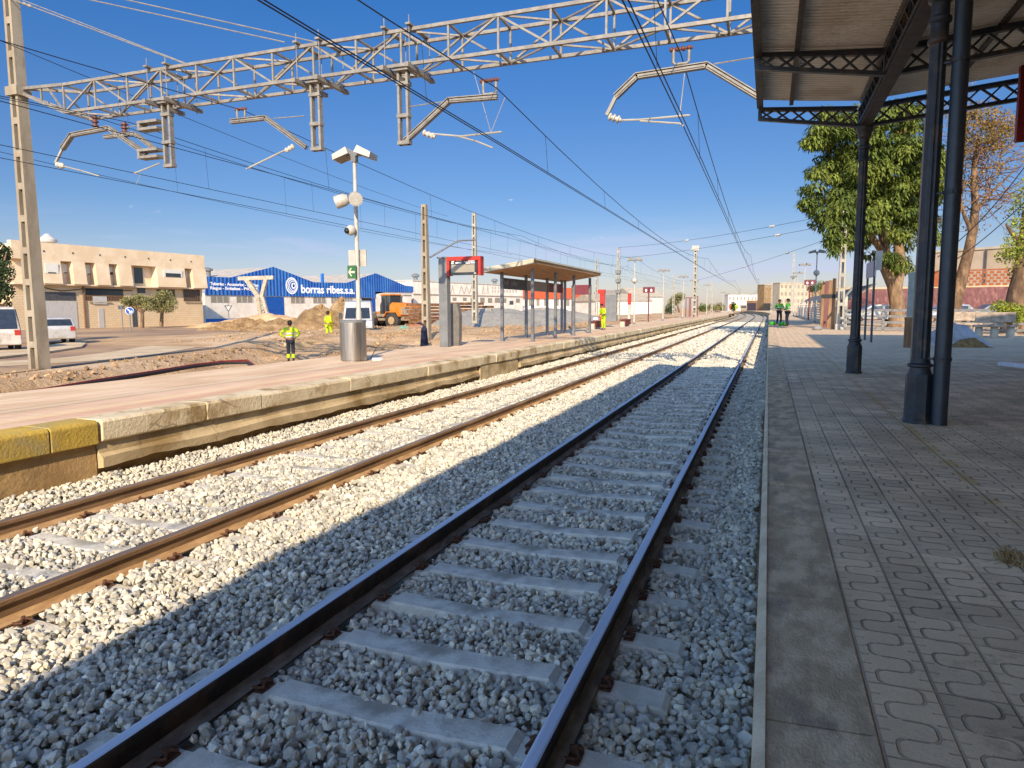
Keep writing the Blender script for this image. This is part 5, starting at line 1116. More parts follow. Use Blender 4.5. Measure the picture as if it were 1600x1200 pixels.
q=gz(12,546,.03); t=hatch('dusty dappled white van at the left edge under the dark tree, shade mottling painted on',(q.x-1.6,q.y+.2,.03),R(-118),M('dusty dappled white','#b9ada0','#9a8c7c',1.3,.7,c3='#6d5f50',s3=1.1),'parked_van',.55)  # blotches in the body colour: dust plus painted dapple of tree shade
# ------------------------------------------------------------------ signs, steel portal, heaps in the yard
m_bsign=M('blue sign','#274f9c','#21458c',4,.5)
def road_sign(px,pbase,pc,rr_px,lab,kindd,z=.03):
    p=gz(px,pbase,z); dep=(p-CP).dot(CF); s=dep/F_PX; zc=z+(pbase-pc)*s; r=rr_px*s
    t=thing('road_sign',lab,'road sign',(p.x,p.y,z),world=True); b=MB(); b.tube([p,(p.x,p.y,zc+r)],.05,8); b.build('post',m_grey,t)
    d=(CP-p); d.z=0; d.normalize(); sd=Vector((0,0,1)).cross(d); c=Vector((p.x,p.y,zc))+d*.07
    def disc(rad,off,mt,nm,par,n=24,ph=0,ys=1):
        b=MB(); vs=[c+d*o_+sd*(rad*math.cos(2*math.pi*j/n+ph))+Vector((0,0,ys*rad*math.sin(2*math.pi*j/n+ph))) for o_ in (off,off+.03) for j in range(n)]
        b.add(vs,[tuple(range(n,2*n)),tuple(range(n-1,-1,-1))]+[(j,(j+1)%n,n+(j+1)%n,n+j) for j in range(n)]); return b.build(nm,mt,par)
    if kindd in('arrow','round'):
        o=disc(r,0,m_txt,'sign_plate',t); disc(r*.9,.031,m_bsign,'blue_face',o)
        b=MB()
        if kindd=='arrow':
            a0=c+d*.066-sd*r*.5+Vector((0,0,r*.5)); a1=c+d*.066+sd*r*.5-Vector((0,0,r*.5)); b.bar(a0,a1,r*.25,.01,up=d); b.bar(a1,a1-sd*r*.6,r*.22,.012,up=d); b.bar(a1,a1+Vector((0,0,r*.6)),r*.22,.012,up=d)
        else:
            for k in range(3):
                for j in range(5):
                    t0=2*math.pi*(k/3+j*.05); t1_=2*math.pi*(k/3+(j+1)*.05); b.bar(c+d*.066+sd*(r*.5*math.cos(t0))+Vector((0,0,r*.5*math.sin(t0))),c+d*.066+sd*(r*.5*math.cos(t1_))+Vector((0,0,r*.5*math.sin(t1_))),r*.2,.01,up=d)
        b.build('arrow_mark',m_txt,o)
    elif kindd=='white': disc(r,0,m_white,'sign_plate',t)
    elif kindd=='yield':
        o=disc(r,0,m_greyd,'sign_plate',t,3,R(-90)); disc(r*.62,.031,m_white,'sign_face',o,3,R(-90))
    elif kindd=='board': 
        b=MB(); b.boxb(p.x-r*1.6,p.x+r*1.6,p.y-.03,p.y+.03,zc-r*.7,zc+r*.7); b.build('board',m_greyd,t)
    return t
road_sign(204.5,518,486,6,'blue round sign with a white diagonal arrow in front of the cream building','arrow')
road_sign(247,508,481.5,5,'blue roundabout sign with white circling arrows beside the olive tree','round')
road_sign(192,517,480.5,4,'grey board sign on two posts left of the blue arrow sign','board')
road_sign(170,508,481.5,4,'faint pale round sign in front of the cream building','white')
road_sign(358,507,481,7,'triangular give way sign in front of the white factory wall','yield')
road_sign(433,500,487,3.6,'small white round sign in front of the blue factory gate','white')
road_sign(399,500,479,5,'dark blue round sign beside the steel portal','arrow')
vp=gd(410,500,92); m_vst=M('weathered steel','#b3a793','#978a74',3,.6,metal=.2)
t=thing('steel_portal','weathered Y shaped steel portal frame standing on the spoil heaps','steel frame',(vp.x,vp.y,0),world=True); s=92/F_PX; V=lambda dx,py_:(vp.x+dx*s*1.05,vp.y+dx*s*.2,vp.z+(500-py_)*s)
b=MB(); b.bar(V(0,505),V(-5,464),.55); b.bar(V(12,505),V(2,464),.35)
for k in range(5): b.bar(V(-3+.5*k,500-8*k),V(10-2*k,497-8*k),.18); b.bar(V(-3,500-8*k),V(9-2*k,491-8*k),.15)
b.build('lattice_leg',m_vst,t); b=MB(); b.bar(V(-3,466),V(-23,435),.55); b.bar(V(0,466),V(9,435),.45); b.build('brace',m_vst,t); b=MB(); b.bar(V(-35,435.5),V(20,434.5),.35,.5); b.build('cross_beam',m_vst,t)
def heap(lab,c,rx,ry,h,mat,name='dirt_heap',seed=0,rz=0,n=88,rough=.16):
    t=MB(); rnd=random.Random(seed); ph=[rnd.uniform(0,6) for _ in range(8)]
    off=Vector((ph[0]*9,ph[1]*7,ph[2]*5))
    def f(a,bb):
        r=min(1,bb); x_=rx*r*math.cos(a); y_=ry*r*math.sin(a); p_=Vector((x_,y_,0))
        nz=mnoise.fractal(p_*(1.1/max(.6,h))+off,.9,2.1,5)
        z_=(1-r*r)**1.15*(1+.10*math.sin(2*a+ph[0]))+rough*1.5*nz*(1-r**4)
        k=1+(.10*math.sin(3*a+ph[7])+.06*math.sin(7*a+ph[5]))*r; return (c[0]+(x_*math.cos(rz)-y_*math.sin(rz))*k,c[1]+(x_*math.sin(rz)+y_*math.cos(rz))*k,c[2]+h*z_-.10*r)
    t.grid(frange(0,2*math.pi,n),frange(0.02,1,44),f); t.quad(*[f(2*math.pi*i/n,.02) for i in range(n)])
    o=t.build(name,mat,smooth=30); tag(o,lab,'heap'); return o
q=gd(505,514,60); heap('large brown spoil heap behind the walking yellow worker',(q.x,q.y,0),4.2,3.2,1.9,m_dirtpile,seed=3)
q=gd(455,512,62); heap('long low spoil heap in front of the blue gate',(q.x,q.y,0),4.6,2.5,1.0,m_dirtpile,seed=4,rz=.5)
q=gd(380,515,66); heap('low rubble heap below the steel portal',(q.x,q.y,0),4.8,2.0,.9,m_dirtpile,seed=5,rz=.6,rough=.3)
q=gd(420,508,75); heap('flat sandy bank between the steel portal and the factory',(q.x,q.y,0),8,2.5,1.35,m_dirt,seed=6,rz=.6,rough=.06)
q=gd(538,508,66); heap('brown spoil heap half hidden behind the white van',(q.x,q.y,0),3.0,3,2.5,m_dirtpile,seed=8)
m_grav=M('grey gravel','#8f887b','#7a7469',6,.95,bump=.8,bscale=20)
q=gd(770,502,60); heap('wide pale grey gravel mound behind the shelter posts',(q.x,q.y,.55),6.5,5,1.25,m_grav,'gravel_mound',9,.4,rough=.05)
q=gd(855,498,75); heap('second pale gravel mound farther along behind the shelter',(q.x,q.y,.55),7,5,1.3,m_grav,'gravel_mound',10,.4,rough=.05)
m_scrub=M('scrub','#7f7a3c','#5e5c2c',8,.9)
# stacked old timber sleepers, layered
m_timb=M('old timber','#7a5233','#583a25',4,.9,c3='#8d6a48',s3=3)
def timber(lab,px0,px1,dep,zb_,layers,seed):
    a=gd(px0,500,dep); c_=gd(px1,500,dep*1.05); d=(c_-a); d.z=0; L=d.length; rz=math.atan2(d.y,d.x); rnd=random.Random(seed)
    t=thing('timber_stack',lab,'timber stack',(a.x,a.y,zb_),rz)
    for k in range(layers):
        b=MB(); u=0
        while u<L-.3:
            w_=rnd.uniform(1.5,2.6); b.box((min(u+w_/2,L),rnd.uniform(-.25,.25),k*.28+.13),(w_*.92,1.5+rnd.uniform(-.4,.4),.22),rnd.uniform(-.05,.05),0); u+=w_
        b.build('timber_layer',m_timb,t)
    return t
timber('stack of old brown timbers left of the grey display pillar',646,692,58,.42,7,1); timber('stack of old brown timbers right of the grey display pillar',702,748,60,.5,7,2)
# yellow post, tarpaulin, spoil tools near the trench
q=gd(516,512,50); t=thing('marker_post','yellow marker post stuck in the ground behind the walking worker','post',(q.x,q.y,0),world=True); b=MB(); b.boxb(q.x-.16,q.x+.16,q.y-.16,q.y+.16,-.1,1.75); b.build('shaft',m_yellow,t,bevel=.02)
m_tarp=M('green tarpaulin','#6f9382','#5f8272',5,.6,bump=.5,bscale=8)
q=gz(630,521,.1); o=heap('crumpled pale green tarpaulin by the loader wheel',(q.x,q.y,.05),.85,.65,.62,m_tarp,'tarpaulin',21,rough=.35); o['category']='tarpaulin'
q=gz(650,519,.1); o=heap('small reddish rubble heap right of the green tarpaulin',(q.x,q.y,.1),1.3,.8,.45,M('red rubble','#a0664a','#8a5338',5,.9,bump=.8),'rubble_heap',22,rough=.4)
q=gd(663,533,33); t=thing('coat','dark blue work coat hanging on a stake by the trench','coat',(q.x,q.y,.2),world=True); m_coat=M('dark blue cloth','#22263a','#191c2c',9,.9,bump=.4)
b=MB(); b.lathe((q.x,q.y,0),[(.06,1.05),(.14,.95),(.17,.5),(.20,.12),(.18,.05)],10); b.build('cloth',m_coat,t,smooth=60); b=MB(); b.tube([(q.x,q.y,-.2),(q.x,q.y,1.3)],.03,6); b.build('stake',m_timb,t); b=MB(); b.tube([(q.x+.1,q.y,.95),(q.x-.15,q.y,1.2),(q.x-.35,q.y,1.18)],.045,6); b.build('sleeve',m_coat,t)
# kerb stones edging the road by the trench and the red cables along the bank
for i,((xa,ya),(xb,yb_)) in enumerate((((449,541),(537,536)),((578,534),(660,524)))):
    p0,p1_=gz(xa,ya,0),gz(xb,yb_,0.0); t=thing('kerb',('grey concrete kerb behind the standing worker','grey concrete kerb right of the steel bin')[i],'kerb',(p0.x,p0.y,0),world=True); b=MB(); b.bar((p0.x,p0.y,-.12),(p1_.x,p1_.y,-.12),.6,.62); b.build('stone',m_conc,t,bevel=.02)
m_cabr=M('red cable','#7d2a20','#6a221a',6,.7); m_cabk=M('black cable','#2b2422','#221c1a',6,.7)
for i,(mt,dz,lab) in enumerate(((m_cabr,.16,'red cable conduit lying along the top of the dirt bank'),(m_cabk,.12,'black cable conduit lying beside the red one on the dirt bank'))):
    pts=[]
    for px_,py_ in ((-60,617+i*2),(0,607+i*2.5),(80,596+i*2.5),(150,585+i*2.5),(240,572+i*2.5),(300,563+i*2),(345,558+i*2),(385,556+i*3),(400,566+i)): p=gz(px_,py_,.12); pts.append((p.x,p.y,max(ground_z(p.x,p.y),-.3)+.24))
    t=thing('cable_conduit',lab,'cable',pts[0],world=True); b=MB(); b.tube(pts,.055,6); b.build('sheath',mt,t,smooth=60)
# ------------------------------------------------------------------ trees
m_bark=M('bark','#6b523b','#4e3b2a',5,.95,bump=1,bscale=18,stretch=(1,1,.35),c3='#8a6d50',s3=3)
m_bark2=M('light bark','#80664c','#634e3a',5,.95,bump=1,bscale=14,stretch=(1,1,.3),c3='#94795a',s3=3)
def leafmesh(name,mat,parent,P,N,rng,shape='frond',size=.4,org=(0,0,0),droop=.6):
    n=len(P); V=[];F=[];T=[]
    k=0
    for i in range(n):
        p=P[i]; d=N[i]; s=size*rng.uniform(.7,1.3); up=np.array([0,0,1.0]); side=np.cross(d,up); ln=np.linalg.norm(side); side=side/ln if ln>1e-3 else np.array([1.0,0,0]); tone=float(np.clip(rng.normal(.5,.2),.05,1))
        if shape=='frond':
            m=7
            for j in range(m):
                f=j/(m-1); c=p+d*s*f+np.array([0,0,-droop*s*f*f]); w=s*.34*math.sin(math.pi*(.18+.8*f)); tw=rng.uniform(-.1,.1)
                for sg in (-1,1):
                    a=c; e=c+side*sg*w+d*s*.10+np.array([0,0,-.25*w+tw*w]); t_=d*s*.055
                    V+=[a-t_*.6,e-t_*.5,e+t_*.6,a+t_]; F.append((k,k+1,k+2,k+3)); k+=4; T+=[tone]*4
        elif shape=='lobe':
            w=s*.2; m_=4
            for j in range(m_):
                f0,f1=j/m_,(j+1)/m_; w0,w1=w*math.sin(math.pi*(.08+.86*f0)),w*math.sin(math.pi*(.08+.86*f1)); q0=p+d*s*f0+np.array([0,0,-droop*s*f0*f0]); q1=p+d*s*f1+np.array([0,0,-droop*s*f1*f1]); dn=np.array([0,0,-.3])
                V+=[q0,q1,q1+side*w1+dn*w1,q0+side*w0+dn*w0,q1-side*w1+dn*w1,q0-side*w0+dn*w0]; F+=[(k,k+1,k+2,k+3),(k+1,k,k+5,k+4)]; k+=6; T+=[tone]*6
        else:
            q=rng.normal(size=3); q/=np.linalg.norm(q); a=np.cross(q,d); a/=np.linalg.norm(a)+1e-6; b_=np.cross(a,q)
            w=s*.5
            V+=[p-a*w*.5,p+b_*w*.32,p+a*w*.6,p-b_*w*.32]; F.append((k,k+1,k+2,k+3)); k+=4; T+=[tone]*4
    o_=np.array(org); V=[tuple(v-o_) for v in V]
    me=bpy.data.meshes.new(name); me.from_pydata(V,[],F); me.update(); at=me.attributes.new('tone','FLOAT','POINT'); at.data.foreach_set('value',np.array(T,dtype=np.float32)); me.materials.append(mat)
    o=bpy.data.objects.new(name,me); COL.objects.link(o); o.parent=parent; return o
def crown_points(blobs,n,rng,shell=.45):
    vol=np.array([b[1][0]*b[1][1]*b[1][2] for b in blobs])**.67; vol/=vol.sum(); P=[];N=[]
    for (c,r),f in zip(blobs,vol):
        m=int(n*f); d=rng.normal(size=(m,3)); d/=np.linalg.norm(d,axis=1)[:,None]; rad=1-shell*rng.random(m)**1.6
        p=np.array(c)+d*np.array(r)*rad[:,None]; P.append(p); nn=d*np.array([1,1,.35])+rng.normal(0,.25,(m,3))+np.array([0,0,-.15]); nn/=np.linalg.norm(nn,axis=1)[:,None]; N.append(nn)
    return np.concatenate(P),np.concatenate(N)
def limbs(mb,base,paths):
    for pts,rs in paths: mb.tube([Vector(base)+Vector(p) for p in pts],rs,9)
def blob_px(lst,dep,thick,rng):
    out=[]
    for px_,py_,rx,rz_ in lst:
        s=dep/F_PX; c=gd(px_,py_,dep+rng.uniform(-thick,thick)); out.append(((c.x,c.y,c.z),(rx*s,rx*s*.9,rz_*s)))
    return out
rng=np.random.default_rng(5)
m_leafj=M('feathery green leaf','#6f7631','#455220',.5,.8,tone=True,trans=.14,spec=.15)
# big feathery tree on the near platform
base=gz(1398,511,.6); dep=(base-CP).dot(CF); s=dep/F_PX
t=thing('feathery_tree','big feathery green tree with thick forked trunk beside the near platform','tree',base,world=True)
V=lambda px_,py_,dd=0:gd(px_,py_,dep+dd)
b=MB(); b.tube([V(1400,518),V(1401,500),V(1402,475),V(1397,445),V(1384,418),V(1382,385),V(1375,330),V(1362,270)],[.62,.48,.44,.42,.36,.30,.22,.12],12); b.tube([V(1400,450),V(1408,410),V(1400,360,.5),V(1412,300,.5),V(1425,240,1)],[.36,.30,.27,.2,.1],10); b.tube([V(1382,400),V(1350,350,-1),V(1320,310,-1.5)],[.22,.15,.06],8); b.tube([V(1402,360),V(1440,320,1),V(1470,290,1)],[.2,.14,.06],8); b.build('trunk',m_bark2,t,smooth=60)
main=[(1330,205,50,34),(1290,210,38,22),(1268,225,22,15),(1400,215,52,42),(1442,235,40,46),(1300,258,40,24),(1360,255,44,36),(1420,295,46,40),(1285,298,36,18),(1264,314,18,11),(1340,300,46,34),(1298,338,30,24),(1328,360,40,26),(1303,378,20,13),(1380,335,40,34),(1440,330,32,36),(1400,385,20,30),(1462,280,26,50),(1376,398,18,12),(1330,178,52,20),(1410,178,52,22),(1452,370,16,16),(1405,420,12,22)]
main+=[(1345,325,50,38),(1395,335,42,40),(1340,255,60,46),(1405,265,55,50),(1310,300,34,30)]
bl=[]
for (cx_,cy_,rx_,ry_) in main:
    for k_ in range(max(3,int(rx_*ry_/95))):
        a_=rng.uniform(0,2*math.pi); r_=math.sqrt(rng.random())*.85; q_=rng.uniform(9,15); bl.append((cx_+rx_*r_*math.cos(a_),cy_+ry_*r_*math.sin(a_),q_*1.25,q_*.72))
bl=blob_px(bl,dep,3.0,rng)+blob_px([(1306,372,18,12),(1312,345,20,14),(1298,358,15,11),(1318,322,20,15),(1304,390,10,8)],dep-7.6,.4,rng); P,N=crown_points(bl,52000,rng,.5); N=N*np.array([1,1,.5])+np.array([0,0,-.35])+rng.normal(0,.7,N.shape); N/=np.linalg.norm(N,axis=1)[:,None]; leafmesh('crown',m_leafj,t,P,N,rng,'lobe',.25,base,.5)
# bare reddish tree with seed clusters
m_dry=M('dry seed cluster','#8f6a30','#6f5f2c',1.1,.85,tone=True,trans=.2); m_twig=M('twig','#76563f','#5f4431',5,.9)
base=gz(1484,511,.6); base=gd(1484,511,44); dep=44.0
t=thing('bare_tree','leaning tree with bare reddish twigs and orange dry clusters behind the benches','tree',base,world=True)
V=lambda px_,py_,dd=0:gd(px_,py_,dep+dd)
b=MB(); b.tube([V(1484,520),V(1489,490),V(1497,455),V(1505,425),V(1514,390),V(1521,355),V(1524,320),V(1522,285),V(1523,250),V(1530,215)],[.46,.40,.36,.34,.30,.27,.22,.2,.16,.1],11); b.tube([V(1520,365),V(1508,340),V(1500,315),V(1508,280)],[.16,.12,.1,.05],8); b.tube([V(1524,330),V(1545,305),V(1565,285),V(1590,262)],[.14,.1,.07,.04],8); b.build('trunk',m_bark,t,smooth=60)
tw=MB(); ends=[]
for i in range(120):
    a=V(rng.choice([1523,1545,1508,1565,1528,1540]),rng.uniform(205,330),rng.uniform(-1,1)); e=a+Vector((rng.normal(0,1.6),rng.normal(0,1.4),rng.normal(.35,1.25))); mid=a.lerp(e,.5)+Vector((rng.normal(0,.2),rng.normal(0,.2),rng.normal(.1,.2))); tw.tube([a,mid,e],[.035,.02,.009],4,False); ends.append(e)
    for j in range(2): e2=e+Vector((rng.normal(0,.5),rng.normal(0,.5),rng.normal(-.1,.5))); tw.tube([mid if j else e,e2],[.012,.007],4,False); ends.append(e2)
tw.build('twigs',m_twig,t)
bl=blob_px([(1545,195,42,26),(1520,180,36,22),(1575,205,30,24),(1552,225,26,18),(1510,235,18,30),(1500,270,10,14)],dep,1.5,rng); P,N=crown_points(bl,4200,rng,.9)
pe=np.array([tuple(e) for e in ends for _ in range(9)])+rng.normal(0,.14,(len(ends)*9,3)); P=np.concatenate([P,pe]); N=np.concatenate([N,rng.normal(size=pe.shape)]); leafmesh('dry_clusters',m_dry,t,P,N,rng,'leaf',.26,base)
# tree at the right edge with yellowing leaves, and the shrub below it
m_yel=M('yellow green leaf','#9a9a2c','#71802a',.9,.75,tone=True,trans=.3)
base=gd(1588,520,34); dep=34.0; V=lambda px_,py_,dd=0:gd(px_,py_,dep+dd)
t=thing('ivied_tree','thick trunked tree with yellowing leaves at the right edge','tree',base,world=True)
b=MB(); b.tube([V(1586,526),V(1590,495),V(1594,460),V(1602,425),V(1606,380),V(1610,330),V(1625,280)],[.72,.62,.56,.5,.42,.32,.2],12); b.tube([V(1604,400),V(1585,370),V(1572,350)],[.2,.12,.05],8); b.build('trunk',m_bark,t,smooth=60)
bl=blob_px([(1585,395,22,26),(1570,400,14,14),(1600,370,26,22),(1590,425,14,14),(1612,330,32,30),(1630,300,40,34),(1590,350,16,12)],dep,.7,rng); P,N=crown_points(bl,2600,rng,.8); leafmesh('crown',m_yel,t,P,N,rng,'leaf',.26,base)
base=gd(1578,505,31); t=thing('shrub','yellow green shrub growing behind the benches','shrub',base,world=True)
bl=blob_px([(1580,487,22,14),(1562,480,13,12),(1595,490,20,14),(1578,497,22,10)],31,.4,rng); P,N=crown_points(bl,2200,rng,.8); leafmesh('foliage',m_yel,t,P,N,rng,'leaf',.2,base)
b=MB()
for i in range(7): b.tube([base-Vector((0,0,.3)),gd(1562+6*i,480+rng.uniform(0,8),31)],[.03,.012],5)
b.build('stems',m_bark,t)
# trees in the yard and in the distance
m_olive=M('olive leaf','#87814f','#6a663a',.8,.8,tone=True,trans=.15); m_dk=M('dark leaf','#3d4a24','#2c371b',.8,.8,tone=True,trans=.15); m_mid=M('mid green leaf','#66702f','#4d5726',.6,.8,tone=True,trans=.15)
def leafy(lab,pxb,pyb,dep,bl,mat,n,size,trunk=(.2,.12),name='tree',cat='tree',thick=.6,lean=0):
    base=gd(pxb,pyb,dep); t=thing(name,lab,cat,base,world=True); cx=sum(q[0] for q in bl)/len(bl); cy=sum(q[1] for q in bl)/len(bl)
    b=MB(); c=gd(cx,cy,dep); b.tube([base-Vector((0,0,.2)),base.lerp(c,.5)+Vector((lean,0,0)),c],[trunk[0],trunk[0]*.8,trunk[1]],8)
    for q in bl[:6]: b.tube([base.lerp(c,.55)+Vector((lean,0,0)),gd(q[0],q[1],dep)],[trunk[1],trunk[1]*.3],6)
    b.build('trunk',m_bark,t,smooth=60); P,N=crown_points(blob_px(bl,dep,thick,rng),n,rng,.75); leafmesh('crown',mat,t,P,N,rng,'leaf',size,base); return t
leafy('round olive tree beside the blue roundabout sign',252,507,74,[(252,468,18,13),(240,472,14,11),(266,475,12,13),(258,460,13,8),(254,482,16,8)],m_olive,3000,.34)
leafy('grey leaning olive tree left of the round one',222,509,72,[(222,472,16,11),(206,474,13,8),(196,470,8,8),(232,480,10,7),(214,466,11,7)],m_olive,2400,.34,lean=.4)
leafy('dark leaved tree at the left edge above the parked vehicles',-14,545,38,[(-10,400,24,26),(4,425,18,20),(10,395,9,12),(-15,450,26,25),(8,455,14,14),(12,475,6,8),(-30,380,20,20)],m_dk,4200,.30,(.28,.15),thick=1.0)
leafy('tall pale bare looking tree behind the red frames on the far platform',1062,490,200,[(1056,468,9,9),(1063,463,8,7),(1050,473,8,7)],m_olive,1200,.8,(.3,.2))
for lab,px_,py_,dep,w,h,mt in (('dark green bush right of the white gabled house',1047,483,150,8,9,m_dk),('green tree right of the red frames',1098,481,230,6,8,m_mid),('brown green tree row piece left of the far workers',1112,480,280,9,6,m_olive),('second brown green tree near the far workers',1125,479,285,8,7,m_olive),('dark tree before the cream long block',1146,478,300,5,8,m_dk),('green tree above the right hand far platform',1282,446,170,11,8,m_mid),('pine behind the red signboard on the right',1270,450,200,8,7,m_dk),('tree behind the white gabled house',1024,462,240,9,4,m_dk)):
    leafy(lab,px_,488,dep,[(px_,py_,w,h),(px_+w*.5,py_+h*.3,w*.7,h*.7),(px_-w*.5,py_+h*.25,w*.7,h*.7)],mt,700,max(.35,dep*.0035),(.2,.1))
# ------------------------------------------------------------------ right hand side, beyond the benches
m_pink=M('maroon sheeting','#704740','#603a36',3,.8,c3='#835a50',s3=1.8,stretch=(2.5,1,.3)); m_obrick=M('orange brick','#965532','#844628',3,.85,stretch=(1,1,3)); m_bwood=M('weathered wood','#8a6a4c','#6f5238',3,.85,stretch=(3,3,.4)); m_bench=M('worn bench slab','#a8957f','#86745f',4,.8,c3='#7a5a44',s3=2)
gb=sheet('yard_paving',[(10.5,12),(60,12),(60,160),(10.5,160)],.545,m_dirt)
A=gd(1290,490,62); A=Vector((5.2,60,0)); 
wl=thing('boundary_wall','long maroon sheeted boundary wall with sloped top behind the parked cars','wall',(14,70,.5),world=True)
a=gd(1315,500,68); c_=gd(1640,500,58); dv=(c_-a); dv.z=0; L=dv.length; dv.normalize(); nv=Vector((-dv.y,dv.x,0))
pt=lambda u,v,z:(a.x+dv.x*u+nv.x*v,a.y+dv.y*u+nv.y*v,z)
b=MB()
for (v0,z0),(v1,z1) in (((0,.5),(0,1.9)),((0,1.9),(1.1,3.55))): b.add([pt(0,v0,z0),pt(L,v0,z0),pt(L,v1,z1),pt(0,v1,z1)],[(0,1,2,3)])
o=b.build('sloped_sheeting',m_pink,wl); md=o.modifiers.new('s','SOLIDIFY'); md.thickness=.12
b=MB(); b.add([pt(0,1.12,.5),pt(L,1.12,.5),pt(L,1.3,.5),pt(0,1.3,.5),pt(0,1.12,3.7),pt(L,1.12,3.7),pt(L,1.3,3.7),pt(0,1.3,3.7)],[(0,1,5,4),(2,3,7,6),(4,5,6,7),(1,2,6,5),(0,4,7,3)]); b.build('wall_body',m_wall,wl)
lw=thing('lattice_parapet','orange brick lattice parapet with white blocks above the maroon wall','parapet',pt(L*.55,1.2,3.7),world=True)
u0=L*.60; b=MB()
for r_ in range(5):
    for k in range(int((L-u0)/.5)):
        uu=u0+k*.5+(r_%2)*.25; b.add([pt(uu,1.1,3.7+r_*.26),pt(uu+.3,1.1,3.7+r_*.26),pt(uu+.3,1.3,3.7+r_*.26),pt(uu,1.3,3.7+r_*.26),pt(uu,1.1,3.9+r_*.26),pt(uu+.3,1.1,3.9+r_*.26),pt(uu+.3,1.3,3.9+r_*.26),pt(uu,1.3,3.9+r_*.26)],[(0,1,5,4),(1,2,6,5),(2,3,7,6),(3,0,4,7),(4,5,6,7),(3,2,1,0)])
b.build('brick_lattice',m_obrick,lw)
b=MB(); b.add([pt(u0,1.12,5.0),pt(L,1.12,5.0),pt(L,1.28,5.0),pt(u0,1.28,5.0),pt(u0,1.12,5.12),pt(L,1.12,5.12),pt(L,1.28,5.12),pt(u0,1.28,5.12)],[(0,1,5,4),(1,2,6,5),(2,3,7,6),(3,0,4,7),(4,5,6,7)]); b.build('capping',m_obrick,lw)
b=MB(); b.add([pt(u0-2.5,1.05,3.7),pt(u0-.02,1.05,3.7),pt(u0-.02,1.35,3.7),pt(u0-2.5,1.35,3.7),pt(u0-2.5,1.05,5.1),pt(u0-.02,1.05,5.1),pt(u0-.02,1.35,5.1),pt(u0-2.5,1.35,5.1)],[(0,1,5,4),(1,2,6,5),(2,3,7,6),(3,0,4,7),(4,5,6,7)]); b.build('end_pier',m_obrick,lw)
f6,t6=simple_building('cream_hall','large plain cream hall rising behind the bare leaning tree',1455,86,1720,72,8.4,25,M('cream hall wall','#a5917a','#98846c',.7,.9),m_pale,'building')
b=MB(); u,z=f6.uz(1541,400); b.boxb(u-.1,u+.1,-.15,-.01,1,8.3); b.build('downpipe',m_greyd,t6); b=MB(); u,z=f6.uz(1460,430); b.boxb(.4,1.6,-.1,-.01,.5,5); b.build('door',m_greyd,t6)
# rail fence in front
def railfence(lab,p0,p1_,z0,h,rails,mat,posts,rw=.05,rh=.12):
    p0,p1_=Vector(p0),Vector(p1_); t=thing('rail_fence',lab,'fence',(p0.x,p0.y,z0),world=True); 
    for k in range(rails): zz=z0+h*(k+.6)/rails; b=MB(); b.bar((p0.x,p0.y,zz),(p1_.x,p1_.y,zz),rw,rh); b.build('rail',mat,t)
    for k in range(posts): q=p0.lerp(p1_,k/(posts-1)); b=MB(); b.boxb(q.x-.06,q.x+.06,q.y+.03,q.y+.15,z0,z0+h+.1); b.build('post',mat,t)
m_frail=M('grey white rail','#7f7c77','#706d69',5,.6)
q0=gz(1320,516,.6); q1=gz(1660,512,.55); railfence('grey horizontal rail fence running behind the big tree and benches',(q0.x,q0.y,0),(13.5+q1.x*.15,q0.y-6,0),.55,1.25,4,m_frail,8)
q0=Vector((4.4,47,0)); q1=Vector((4.0,112,0)); t=thing('slat_fence','long white slatted fence with grey top along the near platform','fence',(q0.x,q0.y,.6),world=True)
for k in range(10):
    a_=q0.lerp(q1,k/10); c2=q0.lerp(q1,(k+1)/10-.012); b=MB()
    for j in range(7): zz=.75+j*.22; b.bar((a_.x,a_.y,zz),(c2.x,c2.y,zz),.04,.12)
    b.build('slat_panel',m_fwhite,t); b=MB(); b.boxb(a_.x-.1,a_.x+.06,a_.y-.12,a_.y-.02,.6,2.5); b.build('post',m_fwhite,t)
b=MB(); b.add([(q0.x+.3,q0.y,2.3),(q1.x+.3,q1.y,2.3),(q1.x+1.6,q1.y,3.2),(q0.x+1.6,q0.y,3.2)],[(0,1,2,3)]); o=b.build('grey_awning',M('grey awning','#7d7468','#6b6358'),t); md=o.modifiers.new('s','SOLIDIFY'); md.thickness=.08
# row of tall brown boards
for i,(px_,pb,pt_,lab) in enumerate(((1284,511,441,'leftmost of four tall brown boards by the white footed mast'),(1289,512,439,'second of four tall brown boards, with a rusty red tint'),(1295,513,438,'third of four tall brown boards'),(1301,514,435,'rightmost of four tall brown boards, next to the mast'))):
    p=gz(px_,pb,.6); zt=gy(px_,pt_,p.y).z; t=thing('tall_board',lab,'board',(p.x,p.y,.6),world=True); b=MB(); b.boxb(p.x-.10,p.x+.10,p.y-.04,p.y+.04,.6,zt); b.build('plank',m_bwood if i!=1 else m_pink,t,bevel=.01); b=MB(); zb_=gy(px_,463,p.y).z; b.boxb(p.x-.104,p.x+.104,p.y-.05,p.y-.04,zb_-.12,zb_+.12); b.build('dark_band',m_black,t)
p=gz(1315,515,.6); t=thing('angled_post','slim grey post with an angled arm at its top beside the mast','post',(p.x,p.y,.6),world=True); b=MB(); b.tube([p,gd(1315,470,(p-CP).dot(CF)),gd(1332,450,(p-CP).dot(CF))],.07,8); b.build('tube',m_grey,t); 
p=gd(1313,516,43); t=thing('slim_lamp_pole','thin grey pole behind the white footed mast','pole',(p.x,p.y,.6),world=True); b=MB(); b.tube([(p.x,p.y,.55),(p.x,p.y,8)],[.09,.06],8); b.build('tube',m_grey,t)
